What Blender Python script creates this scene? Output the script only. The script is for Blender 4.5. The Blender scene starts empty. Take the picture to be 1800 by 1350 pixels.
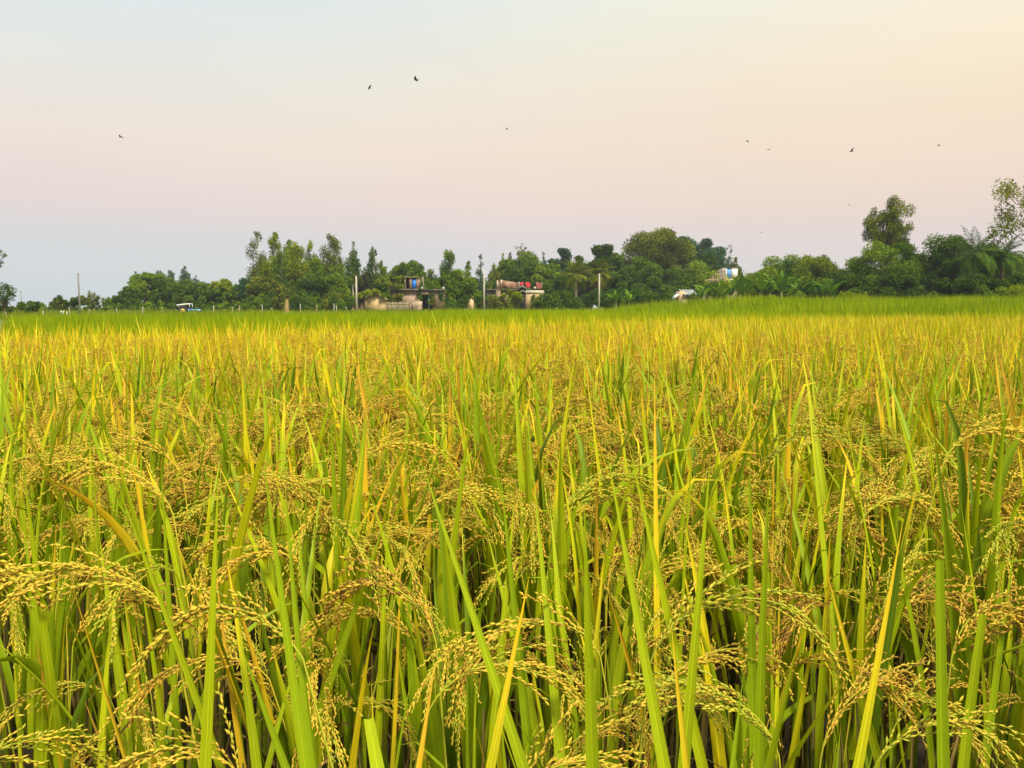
import bpy, math, random
import numpy as np
from mathutils import Vector, Matrix

SC = bpy.context.scene
COL = SC.collection
PI = math.pi
R = math.radians
rng = np.random.default_rng(11)
random.seed(7)

# ------------------------------------------------------------------ camera
F = 1430.0            # focal length in photo pixels (photo 1800 x 1350)
CZ = 1.20             # eye height
HY = 538.0            # row of the horizon in the photo
PITCH = math.atan((675 - HY) / F)
cam_d = bpy.data.cameras.new('camera')
cam_d.sensor_width = 36.0
cam_d.lens = F / 1800 * 36
cam_d.clip_start = 0.02
cam_d.clip_end = 3000
cam = bpy.data.objects.new('camera', cam_d)
COL.objects.link(cam)
cam.location = (0, 0, CZ)
cam.rotation_euler = (PI / 2 - PITCH, 0, 0)
SC.camera = cam

def at(px, py, D):
    """point seen at photo pixel (px, py), D metres forward of the camera"""
    u, v = (px - 900) / F, -(py - 675) / F
    c, s = math.cos(PITCH), math.sin(PITCH)
    y = c + v * s
    z = -s + v * c
    k = D / y
    return np.array([u * k, D, CZ + z * k])

# ------------------------------------------------------------------ sun + sky
SUN_EL, SUN_AZ = 52.0, 150.0     # degrees; azimuth clockwise from +Y (the view), so behind and to the right
SUN_STRENGTH = 2.85
SKY_STRENGTH = 0.1
SC.view_settings.view_transform = 'Standard'
SC.view_settings.look = 'None'
SC.view_settings.exposure = 1.1
SC.view_settings.gamma = 1.0
SC.cycles.max_bounces = 8
SC.cycles.transparent_max_bounces = 8

sd = bpy.data.lights.new('sun', 'SUN')
sd.energy = SUN_STRENGTH
sd.angle = R(14)
sd.color = (1.0, 0.90, 0.74)
so = bpy.data.objects.new('sun', sd)
COL.objects.link(so)
sv = Vector((math.sin(R(SUN_AZ)) * math.cos(R(SUN_EL)), math.cos(R(SUN_AZ)) * math.cos(R(SUN_EL)), math.sin(R(SUN_EL))))
so.rotation_euler = sv.to_track_quat('Z', 'Y').to_euler()
so.location = sv * 50

def srgb(r, g, b):
    f = lambda c: (c / 12.92 if c <= 0.04045 else ((c + 0.055) / 1.055) ** 2.4)
    return (f(r / 255), f(g / 255), f(b / 255))

world = bpy.data.worlds.new('World')
SC.world = world
world.use_nodes = True
nt = world.node_tree
nt.nodes.clear()
N = nt.nodes.new
L = nt.links.new
out = N('ShaderNodeOutputWorld')
bg = N('ShaderNodeBackground')
bg.inputs['Strength'].default_value = SKY_STRENGTH
sky = N('ShaderNodeTexSky')
sky.sky_type = 'NISHITA'
sky.sun_disc = False
sky.sun_elevation = R(SUN_EL)
sky.sun_rotation = R(SUN_AZ)
tc = N('ShaderNodeTexCoord')
sep = N('ShaderNodeSeparateXYZ')
L(tc.outputs['Generated'], sep.inputs[0])
mr = N('ShaderNodeMapRange')
mr.inputs[1].default_value = -0.02
mr.inputs[2].default_value = 1.0
L(sep.outputs['Z'], mr.inputs[0])
KS = 10.0 / 2 ** SC.view_settings.exposure     # ramp colours are picture colours; undo strength and exposure
def ramp(stops):
    r = N('ShaderNodeValToRGB')
    e = r.color_ramp.elements
    while len(e) < len(stops):
        e.new(0.5)
    for el, (z, c) in zip(e, stops):
        el.position = (z + 0.02) / 1.02
        el.color = (*srgb(*c), 1)
    L(mr.outputs[0], r.inputs[0])
    return r
def zel(py):
    return at(900, py, 1.0)[2] - CZ, py
def zz(py):
    v = at(900, py, 1.0) - np.array([0, 0, CZ])
    return float(v[2] / np.linalg.norm(v))
ra = ramp([(-0.02, (198, 211, 216)), (zz(510), (203, 212, 217)), (zz(430), (211, 210, 213)), (zz(370), (231, 213, 207)),
           (zz(270), (239, 224, 210)), (zz(150), (232, 231, 222)), (zz(0), (219, 232, 235)), (0.50, (178, 202, 220)), (0.75, (120, 152, 186)), (1.0, (92, 126, 168))])
rb = ramp([(-0.02, (208, 210, 211)), (zz(510), (214, 210, 209)), (zz(430), (228, 211, 207)), (zz(370), (237, 213, 197)),
           (zz(270), (248, 223, 195)), (zz(150), (253, 234, 202)), (zz(0), (252, 245, 218)), (0.50, (196, 208, 214)), (0.75, (124, 154, 186)), (1.0, (92, 126, 168))])
at2 = N('ShaderNodeMath'); at2.operation = 'ARCTAN2'
L(sep.outputs['X'], at2.inputs[0]); L(sep.outputs['Y'], at2.inputs[1])
maz = N('ShaderNodeMapRange')
maz.interpolation_type = 'SMOOTHSTEP'
maz.inputs[1].default_value = -0.62
maz.inputs[2].default_value = 0.66
L(at2.outputs[0], maz.inputs[0])
mixs = N('ShaderNodeMix'); mixs.data_type = 'RGBA'
L(maz.outputs[0], mixs.inputs[0]); L(ra.outputs[0], mixs.inputs[6]); L(rb.outputs[0], mixs.inputs[7])
# faint, very broad thin-cloud unevenness
nz = N('ShaderNodeTexNoise'); nz.inputs['Scale'].default_value = 3.5; nz.inputs['Detail'].default_value = 3
mpn = N('ShaderNodeMapping'); mpn.inputs['Scale'].default_value = (1, 1, 3.5)
L(tc.outputs['Generated'], mpn.inputs[0]); L(mpn.outputs[0], nz.inputs['Vector'])
mn = N('ShaderNodeMapRange'); mn.inputs[3].default_value = 0.985 * KS; mn.inputs[4].default_value = 1.06 * KS
L(nz.outputs['Fac'], mn.inputs[0])
sc_ = N('ShaderNodeVectorMath'); sc_.operation = 'SCALE'
L(mixs.outputs[2], sc_.inputs[0]); L(mn.outputs[0], sc_.inputs['Scale'])
mx = N('ShaderNodeMix'); mx.data_type = 'RGBA'
mx.inputs[0].default_value = 0.94
L(sky.outputs[0], mx.inputs[6]); L(sc_.outputs[0], mx.inputs[7])
L(mx.outputs[2], bg.inputs['Color'])
L(bg.outputs[0], out.inputs['Surface'])

# ------------------------------------------------------------------ materials
def newmat(name):
    m = bpy.data.materials.new(name)
    m.use_nodes = True
    m.node_tree.nodes.clear()
    return m

def mnode(m, t, **kw):
    n = m.node_tree.nodes.new(t)
    for k, v in kw.items():
        setattr(n, k, v)
    return n

def mramp(m, stops):
    r = mnode(m, 'ShaderNodeValToRGB')
    e = r.color_ramp.elements
    while len(e) < len(stops):
        e.new(0.5)
    for el, (p, c) in zip(e, stops):
        el.position = p
        el.color = (*c, 1)
    return r

def leaf_material(name, stops, transl=0.35, rough=0.5, tips=None, veins=True, spec=0.25, objvar=0.12):
    """attribute vary: R = along, G = per-leaf tone, B = across, A = per-leaf dryness"""
    m = newmat(name)
    l = m.node_tree.links.new
    a = mnode(m, 'ShaderNodeAttribute', attribute_name='vary')
    s = mnode(m, 'ShaderNodeSeparateColor')
    l(a.outputs['Color'], s.inputs[0])
    oi = mnode(m, 'ShaderNodeObjectInfo')
    ov = mnode(m, 'ShaderNodeMapRange')
    ov.inputs[3].default_value = -objvar; ov.inputs[4].default_value = objvar
    l(oi.outputs['Random'], ov.inputs[0])
    ad = mnode(m, 'ShaderNodeMath', operation='ADD'); ad.use_clamp = True
    l(s.outputs[1], ad.inputs[0]); l(ov.outputs[0], ad.inputs[1])
    rp = mramp(m, stops)
    l(ad.outputs[0], rp.inputs[0])
    colr = rp.outputs[0]
    if tips:
        # dry tip: starts further down the blade the drier the leaf is, with a ragged edge
        cb = mnode(m, 'ShaderNodeCombineXYZ')
        mu = mnode(m, 'ShaderNodeMath', operation='MULTIPLY'); mu.inputs[1].default_value = 9
        l(s.outputs[2], mu.inputs[0]); l(mu.outputs[0], cb.inputs[0])
        mu2 = mnode(m, 'ShaderNodeMath', operation='MULTIPLY'); mu2.inputs[1].default_value = 5
        l(s.outputs[0], mu2.inputs[0]); l(mu2.outputs[0], cb.inputs[1])
        mu3 = mnode(m, 'ShaderNodeMath', operation='MULTIPLY'); mu3.inputs[1].default_value = 60
        l(a.outputs['Alpha'], mu3.inputs[0]); l(mu3.outputs[0], cb.inputs[2])
        nn = mnode(m, 'ShaderNodeTexNoise'); nn.inputs['Scale'].default_value = 1.0
        l(cb.outputs[0], nn.inputs['Vector'])
        th = mnode(m, 'ShaderNodeMapRange')       # dryness 0..1 -> extent .02 .. .85
        th.inputs[1].default_value = 0.15; th.inputs[2].default_value = 1.0
        th.inputs[3].default_value = 1.08; th.inputs[4].default_value = 0.25
        l(a.outputs['Alpha'], th.inputs[0])
        sm = mnode(m, 'ShaderNodeMath', operation='SUBTRACT')
        l(s.outputs[0], sm.inputs[0]); l(th.outputs[0], sm.inputs[1])
        nm = mnode(m, 'ShaderNodeMath', operation='MULTIPLY_ADD'); nm.inputs[1].default_value = 0.5; nm.inputs[2].default_value = -0.25
        l(nn.outputs['Fac'], nm.inputs[0])
        sa = mnode(m, 'ShaderNodeMath', operation='ADD')
        l(sm.outputs[0], sa.inputs[0]); l(nm.outputs[0], sa.inputs[1])
        fr = mnode(m, 'ShaderNodeMapRange'); fr.interpolation_type = 'SMOOTHSTEP'
        fr.inputs[1].default_value = -0.06; fr.inputs[2].default_value = 0.14
        l(sa.outputs[0], fr.inputs[0])
        tr = mramp(m, tips)
        l(sm.outputs[0], tr.inputs[0])
        mxx = mnode(m, 'ShaderNodeMix', data_type='RGBA')
        l(fr.outputs[0], mxx.inputs[0]); l(colr, mxx.inputs[6]); l(tr.outputs[0], mxx.inputs[7])
        colr = mxx.outputs[2]
    if veins:
        cb = mnode(m, 'ShaderNodeCombineXYZ')
        mu = mnode(m, 'ShaderNodeMath', operation='MULTIPLY'); mu.inputs[1].default_value = 26
        l(s.outputs[2], mu.inputs[0]); l(mu.outputs[0], cb.inputs[0])
        mu2 = mnode(m, 'ShaderNodeMath', operation='MULTIPLY'); mu2.inputs[1].default_value = 2.2
        l(s.outputs[0], mu2.inputs[0]); l(mu2.outputs[0], cb.inputs[1])
        mu3 = mnode(m, 'ShaderNodeMath', operation='MULTIPLY'); mu3.inputs[1].default_value = 40
        l(s.outputs[1], mu3.inputs[0]); l(mu3.outputs[0], cb.inputs[2])
        nn = mnode(m, 'ShaderNodeTexNoise'); nn.inputs['Scale'].default_value = 1.0; nn.inputs['Detail'].default_value = 3
        l(cb.outputs[0], nn.inputs['Vector'])
        vr = mnode(m, 'ShaderNodeMapRange')
        vr.inputs[1].default_value = 0.25; vr.inputs[2].default_value = 0.75
        vr.inputs[3].default_value = 0.74; vr.inputs[4].default_value = 1.16
        l(nn.outputs['Fac'], vr.inputs[0])
        ds = mnode(m, 'ShaderNodeMath', operation='SUBTRACT'); ds.inputs[1].default_value = 0.5
        l(s.outputs[2], ds.inputs[0])
        ab = mnode(m, 'ShaderNodeMath', operation='ABSOLUTE'); l(ds.outputs[0], ab.inputs[0])
        mrb = mnode(m, 'ShaderNodeMapRange'); mrb.inputs[1].default_value = 0.02; mrb.inputs[2].default_value = 0.07
        mrb.inputs[3].default_value = 1.35; mrb.inputs[4].default_value = 1.0
        l(ab.outputs[0], mrb.inputs[0])
        vm = mnode(m, 'ShaderNodeMath', operation='MULTIPLY'); l(vr.outputs[0], vm.inputs[0]); l(mrb.outputs[0], vm.inputs[1])
        sc2 = mnode(m, 'ShaderNodeVectorMath', operation='SCALE')
        l(colr, sc2.inputs[0]); l(vm.outputs[0], sc2.inputs['Scale'])
        colr = sc2.outputs[0]
    if tips:
        cb2 = mnode(m, 'ShaderNodeCombineXYZ')
        k1 = mnode(m, 'ShaderNodeMath', operation='MULTIPLY'); k1.inputs[1].default_value = 2.5
        l(s.outputs[2], k1.inputs[0]); l(k1.outputs[0], cb2.inputs[0])
        k2 = mnode(m, 'ShaderNodeMath', operation='MULTIPLY'); k2.inputs[1].default_value = 26
        l(s.outputs[0], k2.inputs[0]); l(k2.outputs[0], cb2.inputs[1])
        k3 = mnode(m, 'ShaderNodeMath', operation='MULTIPLY'); k3.inputs[1].default_value = 90
        l(s.outputs[1], k3.inputs[0]); l(k3.outputs[0], cb2.inputs[2])
        n3 = mnode(m, 'ShaderNodeTexNoise'); n3.inputs['Scale'].default_value = 1.6; n3.inputs['Detail'].default_value = 4
        l(cb2.outputs[0], n3.inputs['Vector'])
        f3 = mnode(m, 'ShaderNodeMapRange'); f3.inputs[1].default_value = 0.66; f3.inputs[2].default_value = 0.74; f3.inputs[4].default_value = 0.6
        l(n3.outputs['Fac'], f3.inputs[0])
        m3 = mnode(m, 'ShaderNodeMix', data_type='RGBA'); m3.inputs[7].default_value = (0.26, 0.15, 0.03, 1)
        l(f3.outputs[0], m3.inputs[0]); l(colr, m3.inputs[6])
        colr = m3.outputs[2]
    p = mnode(m, 'ShaderNodeBsdfPrincipled')
    p.inputs['Roughness'].default_value = rough
    p.inputs['Specular IOR Level'].default_value = spec
    l(colr, p.inputs['Base Color'])
    o = mnode(m, 'ShaderNodeOutputMaterial')
    if transl > 0:
        t = mnode(m, 'ShaderNodeBsdfTranslucent')
        hs = mnode(m, 'ShaderNodeMix', data_type='RGBA', blend_type='MULTIPLY')
        hs.inputs[0].default_value = 1.0
        hs.inputs[7].default_value = (1.1, 1.05, 0.55, 1)
        l(colr, hs.inputs[6]); l(hs.outputs[2], t.inputs['Color'])
        ms = mnode(m, 'ShaderNodeMixShader'); ms.inputs[0].default_value = transl
        l(p.outputs[0], ms.inputs[1]); l(t.outputs[0], ms.inputs[2])
        l(ms.outputs[0], o.inputs['Surface'])
    else:
        l(p.outputs[0], o.inputs['Surface'])
    return m

def solid(name, c1, c2=None, scale=3.0, rough=0.8, detail=6, bump=0.0, stretch=(1, 1, 1), lo=0.35, hi=0.65, metal=0.0):
    m = newmat(name)
    l = m.node_tree.links.new
    p = mnode(m, 'ShaderNodeBsdfPrincipled')
    p.inputs['Roughness'].default_value = rough
    p.inputs['Metallic'].default_value = metal
    o = mnode(m, 'ShaderNodeOutputMaterial')
    l(p.outputs[0], o.inputs['Surface'])
    t = mnode(m, 'ShaderNodeTexCoord')
    mp = mnode(m, 'ShaderNodeMapping'); mp.inputs['Scale'].default_value = stretch
    l(t.outputs['Object'], mp.inputs[0])
    n = mnode(m, 'ShaderNodeTexNoise')
    n.inputs['Scale'].default_value = scale; n.inputs['Detail'].default_value = detail
    l(mp.outputs[0], n.inputs['Vector'])
    c2 = c2 or tuple(x * 0.7 for x in c1)
    r = mramp(m, [(lo, c2), (hi, c1)])
    l(n.outputs['Fac'], r.inputs[0]); l(r.outputs[0], p.inputs['Base Color'])
    if bump:
        b = mnode(m, 'ShaderNodeBump'); b.inputs['Strength'].default_value = bump
        l(n.outputs['Fac'], b.inputs['Height']); l(b.outputs[0], p.inputs['Normal'])
    return m

def brick_material(name, c1, c2, mortar, scale=4.0):
    m = newmat(name)
    l = m.node_tree.links.new
    p = mnode(m, 'ShaderNodeBsdfPrincipled'); p.inputs['Roughness'].default_value = 0.9
    o = mnode(m, 'ShaderNodeOutputMaterial'); l(p.outputs[0], o.inputs['Surface'])
    t = mnode(m, 'ShaderNodeTexCoord')
    mp = mnode(m, 'ShaderNodeMapping'); mp.inputs['Rotation'].default_value = (PI / 2, 0, 0)
    l(t.outputs['Object'], mp.inputs[0])
    b = mnode(m, 'ShaderNodeTexBrick'); b.inputs['Mortar Size'].default_value = 0.03
    b.inputs['Scale'].default_value = scale
    b.inputs['Color1'].default_value = (*c1, 1); b.inputs['Color2'].default_value = (*c2, 1); b.inputs['Mortar'].default_value = (*mortar, 1)
    l(mp.outputs[0], b.inputs['Vector'])
    sn = mnode(m, 'ShaderNodeTexNoise'); sn.inputs['Scale'].default_value = 1.3; sn.inputs['Detail'].default_value = 6
    l(t.outputs['Object'], sn.inputs['Vector'])
    sr2 = mramp(m, [(0.38, (0.35, 0.33, 0.28)), (0.62, (1.0, 1.0, 1.0))])
    l(sn.outputs['Fac'], sr2.inputs[0])
    mm = mnode(m, 'ShaderNodeMix', data_type='RGBA', blend_type='MULTIPLY'); mm.inputs[0].default_value = 1.0
    l(b.outputs[0], mm.inputs[6]); l(sr2.outputs[0], mm.inputs[7]); l(mm.outputs[2], p.inputs['Base Color'])
    return m

M = {}
M['rice_leaf'] = leaf_material('rice_leaf', [(0.0, (0.10, 0.17, 0.006)), (0.3, (0.28, 0.40, 0.007)), (0.6, (0.45, 0.53, 0.008)), (0.82, (0.62, 0.59, 0.009)), (1.0, (0.76, 0.60, 0.012))],
                               transl=0.30, tips=[(0.0, (0.82, 0.68, 0.02)), (0.3, (0.82, 0.54, 0.02)), (0.8, (0.60, 0.29, 0.04))], spec=0.2)
M['grain'] = leaf_material('rice_grain', [(0.0, (0.42, 0.44, 0.03)), (0.25, (0.70, 0.52, 0.045)), (0.5, (0.70, 0.45, 0.05)), (0.75, (0.46, 0.27, 0.03)), (1.0, (0.22, 0.11, 0.02))],
                           transl=0.10, rough=0.55, veins=False, spec=0.2, objvar=0.24)
M['dry_leaf'] = leaf_material('dry_rice_leaf', [(0, (0.30, 0.20, 0.05)), (1, (0.16, 0.10, 0.03))], transl=0.25, rough=0.8)
M['sheath'] = leaf_material('spent_sheath_shade', [(0, (0.07, 0.085, 0.01)), (0.5, (0.13, 0.11, 0.02)), (1, (0.17, 0.12, 0.03))], transl=0.1, rough=0.8)  # spent brown stems, darkened further to paint shade between the plants
M['green_rice'] = leaf_material('green_rice_leaf', [(0.0, (0.17, 0.27, 0.006)), (0.5, (0.33, 0.43, 0.008)), (1.0, (0.50, 0.52, 0.012))], transl=0.35, veins=False, spec=0.03)
M['tall_grass'] = leaf_material('tall_grass_leaf', [(0.0, (0.12, 0.22, 0.005)), (0.5, (0.25, 0.36, 0.007)), (1.0, (0.40, 0.45, 0.01))], transl=0.35, veins=False, spec=0.03)
M['scrub'] = leaf_material('scrub_grass', [(0.0, (0.10, 0.17, 0.008)), (0.6, (0.24, 0.29, 0.012)), (1.0, (0.40, 0.38, 0.04))], transl=0.3, veins=False, spec=0.03)
def foliage(name, a, b, c):
    return leaf_material(name, [(0.0, a), (0.5, b), (1.0, c)], transl=0.30, rough=0.7, veins=False, spec=0.05, objvar=0.12)
M['f_dark'] = foliage('dark_foliage', (0.030, 0.072, 0.006), (0.068, 0.138, 0.010), (0.145, 0.235, 0.016))
M['f_mid'] = foliage('green_foliage', (0.058, 0.122, 0.006), (0.138, 0.228, 0.011), (0.250, 0.350, 0.018))
M['f_lime'] = foliage('lime_foliage', (0.12, 0.18, 0.005), (0.20, 0.27, 0.007), (0.33, 0.38, 0.012))
M['f_olive'] = foliage('olive_foliage', (0.060, 0.090, 0.005), (0.145, 0.180, 0.010), (0.260, 0.285, 0.016))
M['f_haze_teal'] = foliage('haze_teal_foliage', (0.03, 0.09, 0.045), (0.06, 0.14, 0.065), (0.10, 0.20, 0.08))  # blue of distant haze painted into the leaf colour
M['f_brown'] = foliage('rusty_palm_skirt', (0.16, 0.09, 0.02), (0.28, 0.16, 0.03), (0.38, 0.24, 0.05))
M['banana'] = leaf_material('banana_leaf', [(0.0, (0.04, 0.11, 0.008)), (0.5, (0.09, 0.20, 0.012)), (1.0, (0.25, 0.36, 0.02))], transl=0.3, rough=0.5, spec=0.1)
M['bark'] = solid('bark', (0.16, 0.12, 0.08), (0.07, 0.05, 0.035), 4, 0.9, stretch=(1, 1, 0.2))
M['pale_bark'] = solid('pale_bark', (0.55, 0.52, 0.42), (0.30, 0.27, 0.20), 3, 0.8, stretch=(1, 1, 0.25))
M['palm_bark'] = solid('palm_bark', (0.26, 0.20, 0.12), (0.11, 0.08, 0.05), 6, 0.9, stretch=(0.3, 0.3, 3))
M['banana_stem'] = solid('banana_stem', (0.30, 0.30, 0.10), (0.14, 0.12, 0.05), 3, 0.6, stretch=(3, 3, 0.4))
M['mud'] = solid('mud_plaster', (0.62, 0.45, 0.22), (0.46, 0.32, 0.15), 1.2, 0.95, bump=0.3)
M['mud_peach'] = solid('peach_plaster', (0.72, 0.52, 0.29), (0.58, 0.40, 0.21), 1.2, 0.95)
M['mud_dark'] = solid('dark_mud', (0.26, 0.18, 0.09), (0.12, 0.09, 0.05), 1.5, 0.95, bump=0.3)  # mud plaster colour in a deeper brown
M['mud_grey'] = solid('grey_brown_plaster', (0.27, 0.21, 0.12), (0.10, 0.08, 0.04), 0.8, 0.95)
M['thatch'] = solid('thatch', (0.36, 0.31, 0.12), (0.15, 0.13, 0.05), 6, 0.95, bump=0.5, stretch=(1, 1, 0.3))
M['thatch_pale'] = solid('pale_thatch', (0.50, 0.43, 0.27), (0.36, 0.30, 0.17), 5, 0.95, stretch=(4, 1, 0.5))
M['concrete'] = solid('concrete', (0.22, 0.19, 0.13), (0.07, 0.06, 0.04), 1.2, 0.9)
M['concrete_pole'] = solid('pale_concrete', (0.50, 0.47, 0.35), (0.32, 0.30, 0.22), 2.0, 0.85, stretch=(1, 1, 0.3))
M['weathered_pole'] = solid('weathered_pole', (0.24, 0.23, 0.20), (0.15, 0.14, 0.12), 3.0, 0.85, stretch=(1, 1, 0.3))
M['plaster_pale'] = solid('pale_plaster', (0.66, 0.64, 0.55), (0.50, 0.48, 0.40), 1.5, 0.9)
M['plaster_pink'] = solid('pinkish_plaster', (0.46, 0.33, 0.22), (0.20, 0.14, 0.08), 0.9, 0.9)
M['tin'] = solid('grey_tin', (0.44, 0.45, 0.41), (0.20, 0.21, 0.17), 1.4, 0.6, metal=0.1)
M['awning'] = solid('pale_tin', (0.58, 0.53, 0.38), (0.44, 0.39, 0.27), 2.5, 0.7)
M['bamboo'] = solid('bamboo', (0.46, 0.36, 0.19), (0.24, 0.18, 0.09), 3, 0.8, stretch=(1, 1, 0.2))
M['wattle'] = solid('wattle', (0.40, 0.34, 0.20), (0.20, 0.17, 0.09), 5, 0.95, stretch=(3, 3, 0.3))
M['blue_door'] = solid('blue_paint', (0.015, 0.22, 0.75), (0.012, 0.17, 0.62), 2, 0.5)
M['sky_blue'] = solid('pale_blue_paint', (0.10, 0.34, 0.72), (0.08, 0.28, 0.60), 2, 0.5)
M['teal_paint'] = solid('teal_paint', (0.12, 0.42, 0.40), (0.08, 0.30, 0.30), 2, 0.6)
M['dark'] = solid('painted_dark_interior', (0.018, 0.016, 0.014), (0.010, 0.010, 0.010), 2, 0.9)  # near-black colour stands in for unlit depth in the openings
M['red_cloth'] = solid('red_cloth', (0.75, 0.05, 0.06), (0.55, 0.03, 0.05), 3, 0.9)
M['dull_red'] = solid('dull_red_cloth', (0.42, 0.12, 0.09), (0.28, 0.07, 0.06), 3, 0.9)
M['white'] = solid('white_paint', (0.80, 0.79, 0.74), (0.66, 0.65, 0.60), 2, 0.6)
M['tractor_blue'] = solid('tractor_blue', (0.03, 0.22, 0.48), (0.02, 0.15, 0.36), 2, 0.4)
M['trailer_blue'] = solid('faded_blue', (0.26, 0.46, 0.55), (0.18, 0.36, 0.46), 2, 0.6)
M['rubber'] = solid('rubber', (0.03, 0.03, 0.03), (0.015, 0.015, 0.015), 8, 0.85)
M['yellow_rim'] = solid('yellow_rim', (0.62, 0.42, 0.10), (0.5, 0.32, 0.07), 4, 0.6)
M['straw'] = solid('straw', (0.58, 0.42, 0.17), (0.34, 0.24, 0.08), 6, 0.95, stretch=(3, 3, 0.5), bump=0.5)
M['feather'] = solid('dark_feathers', (0.025, 0.022, 0.02), (0.012, 0.011, 0.01), 6, 0.7)
M['wire'] = solid('wire', (0.08, 0.08, 0.08), (0.05, 0.05, 0.05), 2, 0.5)
M['brick'] = brick_material('red_brick', (0.46, 0.22, 0.11), (0.36, 0.17, 0.09), (0.40, 0.32, 0.22), 3.0)
M['brick_pale'] = brick_material('plastered_brick', (0.52, 0.36, 0.24), (0.44, 0.29, 0.19), (0.56, 0.48, 0.36), 3.0)

# ground: damp soil between the plants near the camera, weedy turf farther off
gm = newmat('field_ground')
l = gm.node_tree.links.new
p = mnode(gm, 'ShaderNodeBsdfPrincipled'); p.inputs['Roughness'].default_value = 0.95
o = mnode(gm, 'ShaderNodeOutputMaterial'); l(p.outputs[0], o.inputs['Surface'])
t = mnode(gm, 'ShaderNodeTexCoord')
n1 = mnode(gm, 'ShaderNodeTexNoise'); n1.inputs['Scale'].default_value = 0.25; n1.inputs['Detail'].default_value = 8
n2 = mnode(gm, 'ShaderNodeTexNoise'); n2.inputs['Scale'].default_value = 9; n2.inputs['Detail'].default_value = 8
l(t.outputs['Object'], n1.inputs['Vector']); l(t.outputs['Object'], n2.inputs['Vector'])
gr = mramp(gm, [(0.3, (0.10, 0.15, 0.015)), (0.55, (0.20, 0.24, 0.025)), (0.75, (0.26, 0.22, 0.07))])
sr = mramp(gm, [(0.3, (0.030, 0.022, 0.012)), (0.7, (0.085, 0.062, 0.032))])
l(n1.outputs['Fac'], gr.inputs[0]); l(n2.outputs['Fac'], sr.inputs[0])
sx = mnode(gm, 'ShaderNodeSeparateXYZ'); l(t.outputs['Object'], sx.inputs[0])
md = mnode(gm, 'ShaderNodeMapRange'); md.inputs[1].default_value = 22; md.inputs[2].default_value = 30
l(sx.outputs['Y'], md.inputs[0])
mxg = mnode(gm, 'ShaderNodeMix', data_type='RGBA')
l(md.outputs[0], mxg.inputs[0]); l(sr.outputs[0], mxg.inputs[6]); l(gr.outputs[0], mxg.inputs[7])
l(mxg.outputs[2], p.inputs['Base Color'])
bmp = mnode(gm, 'ShaderNodeBump'); bmp.inputs['Strength'].default_value = 0.6
l(n2.outputs['Fac'], bmp.inputs['Height']); l(bmp.outputs[0], p.inputs['Normal'])
M['ground'] = gm

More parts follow.
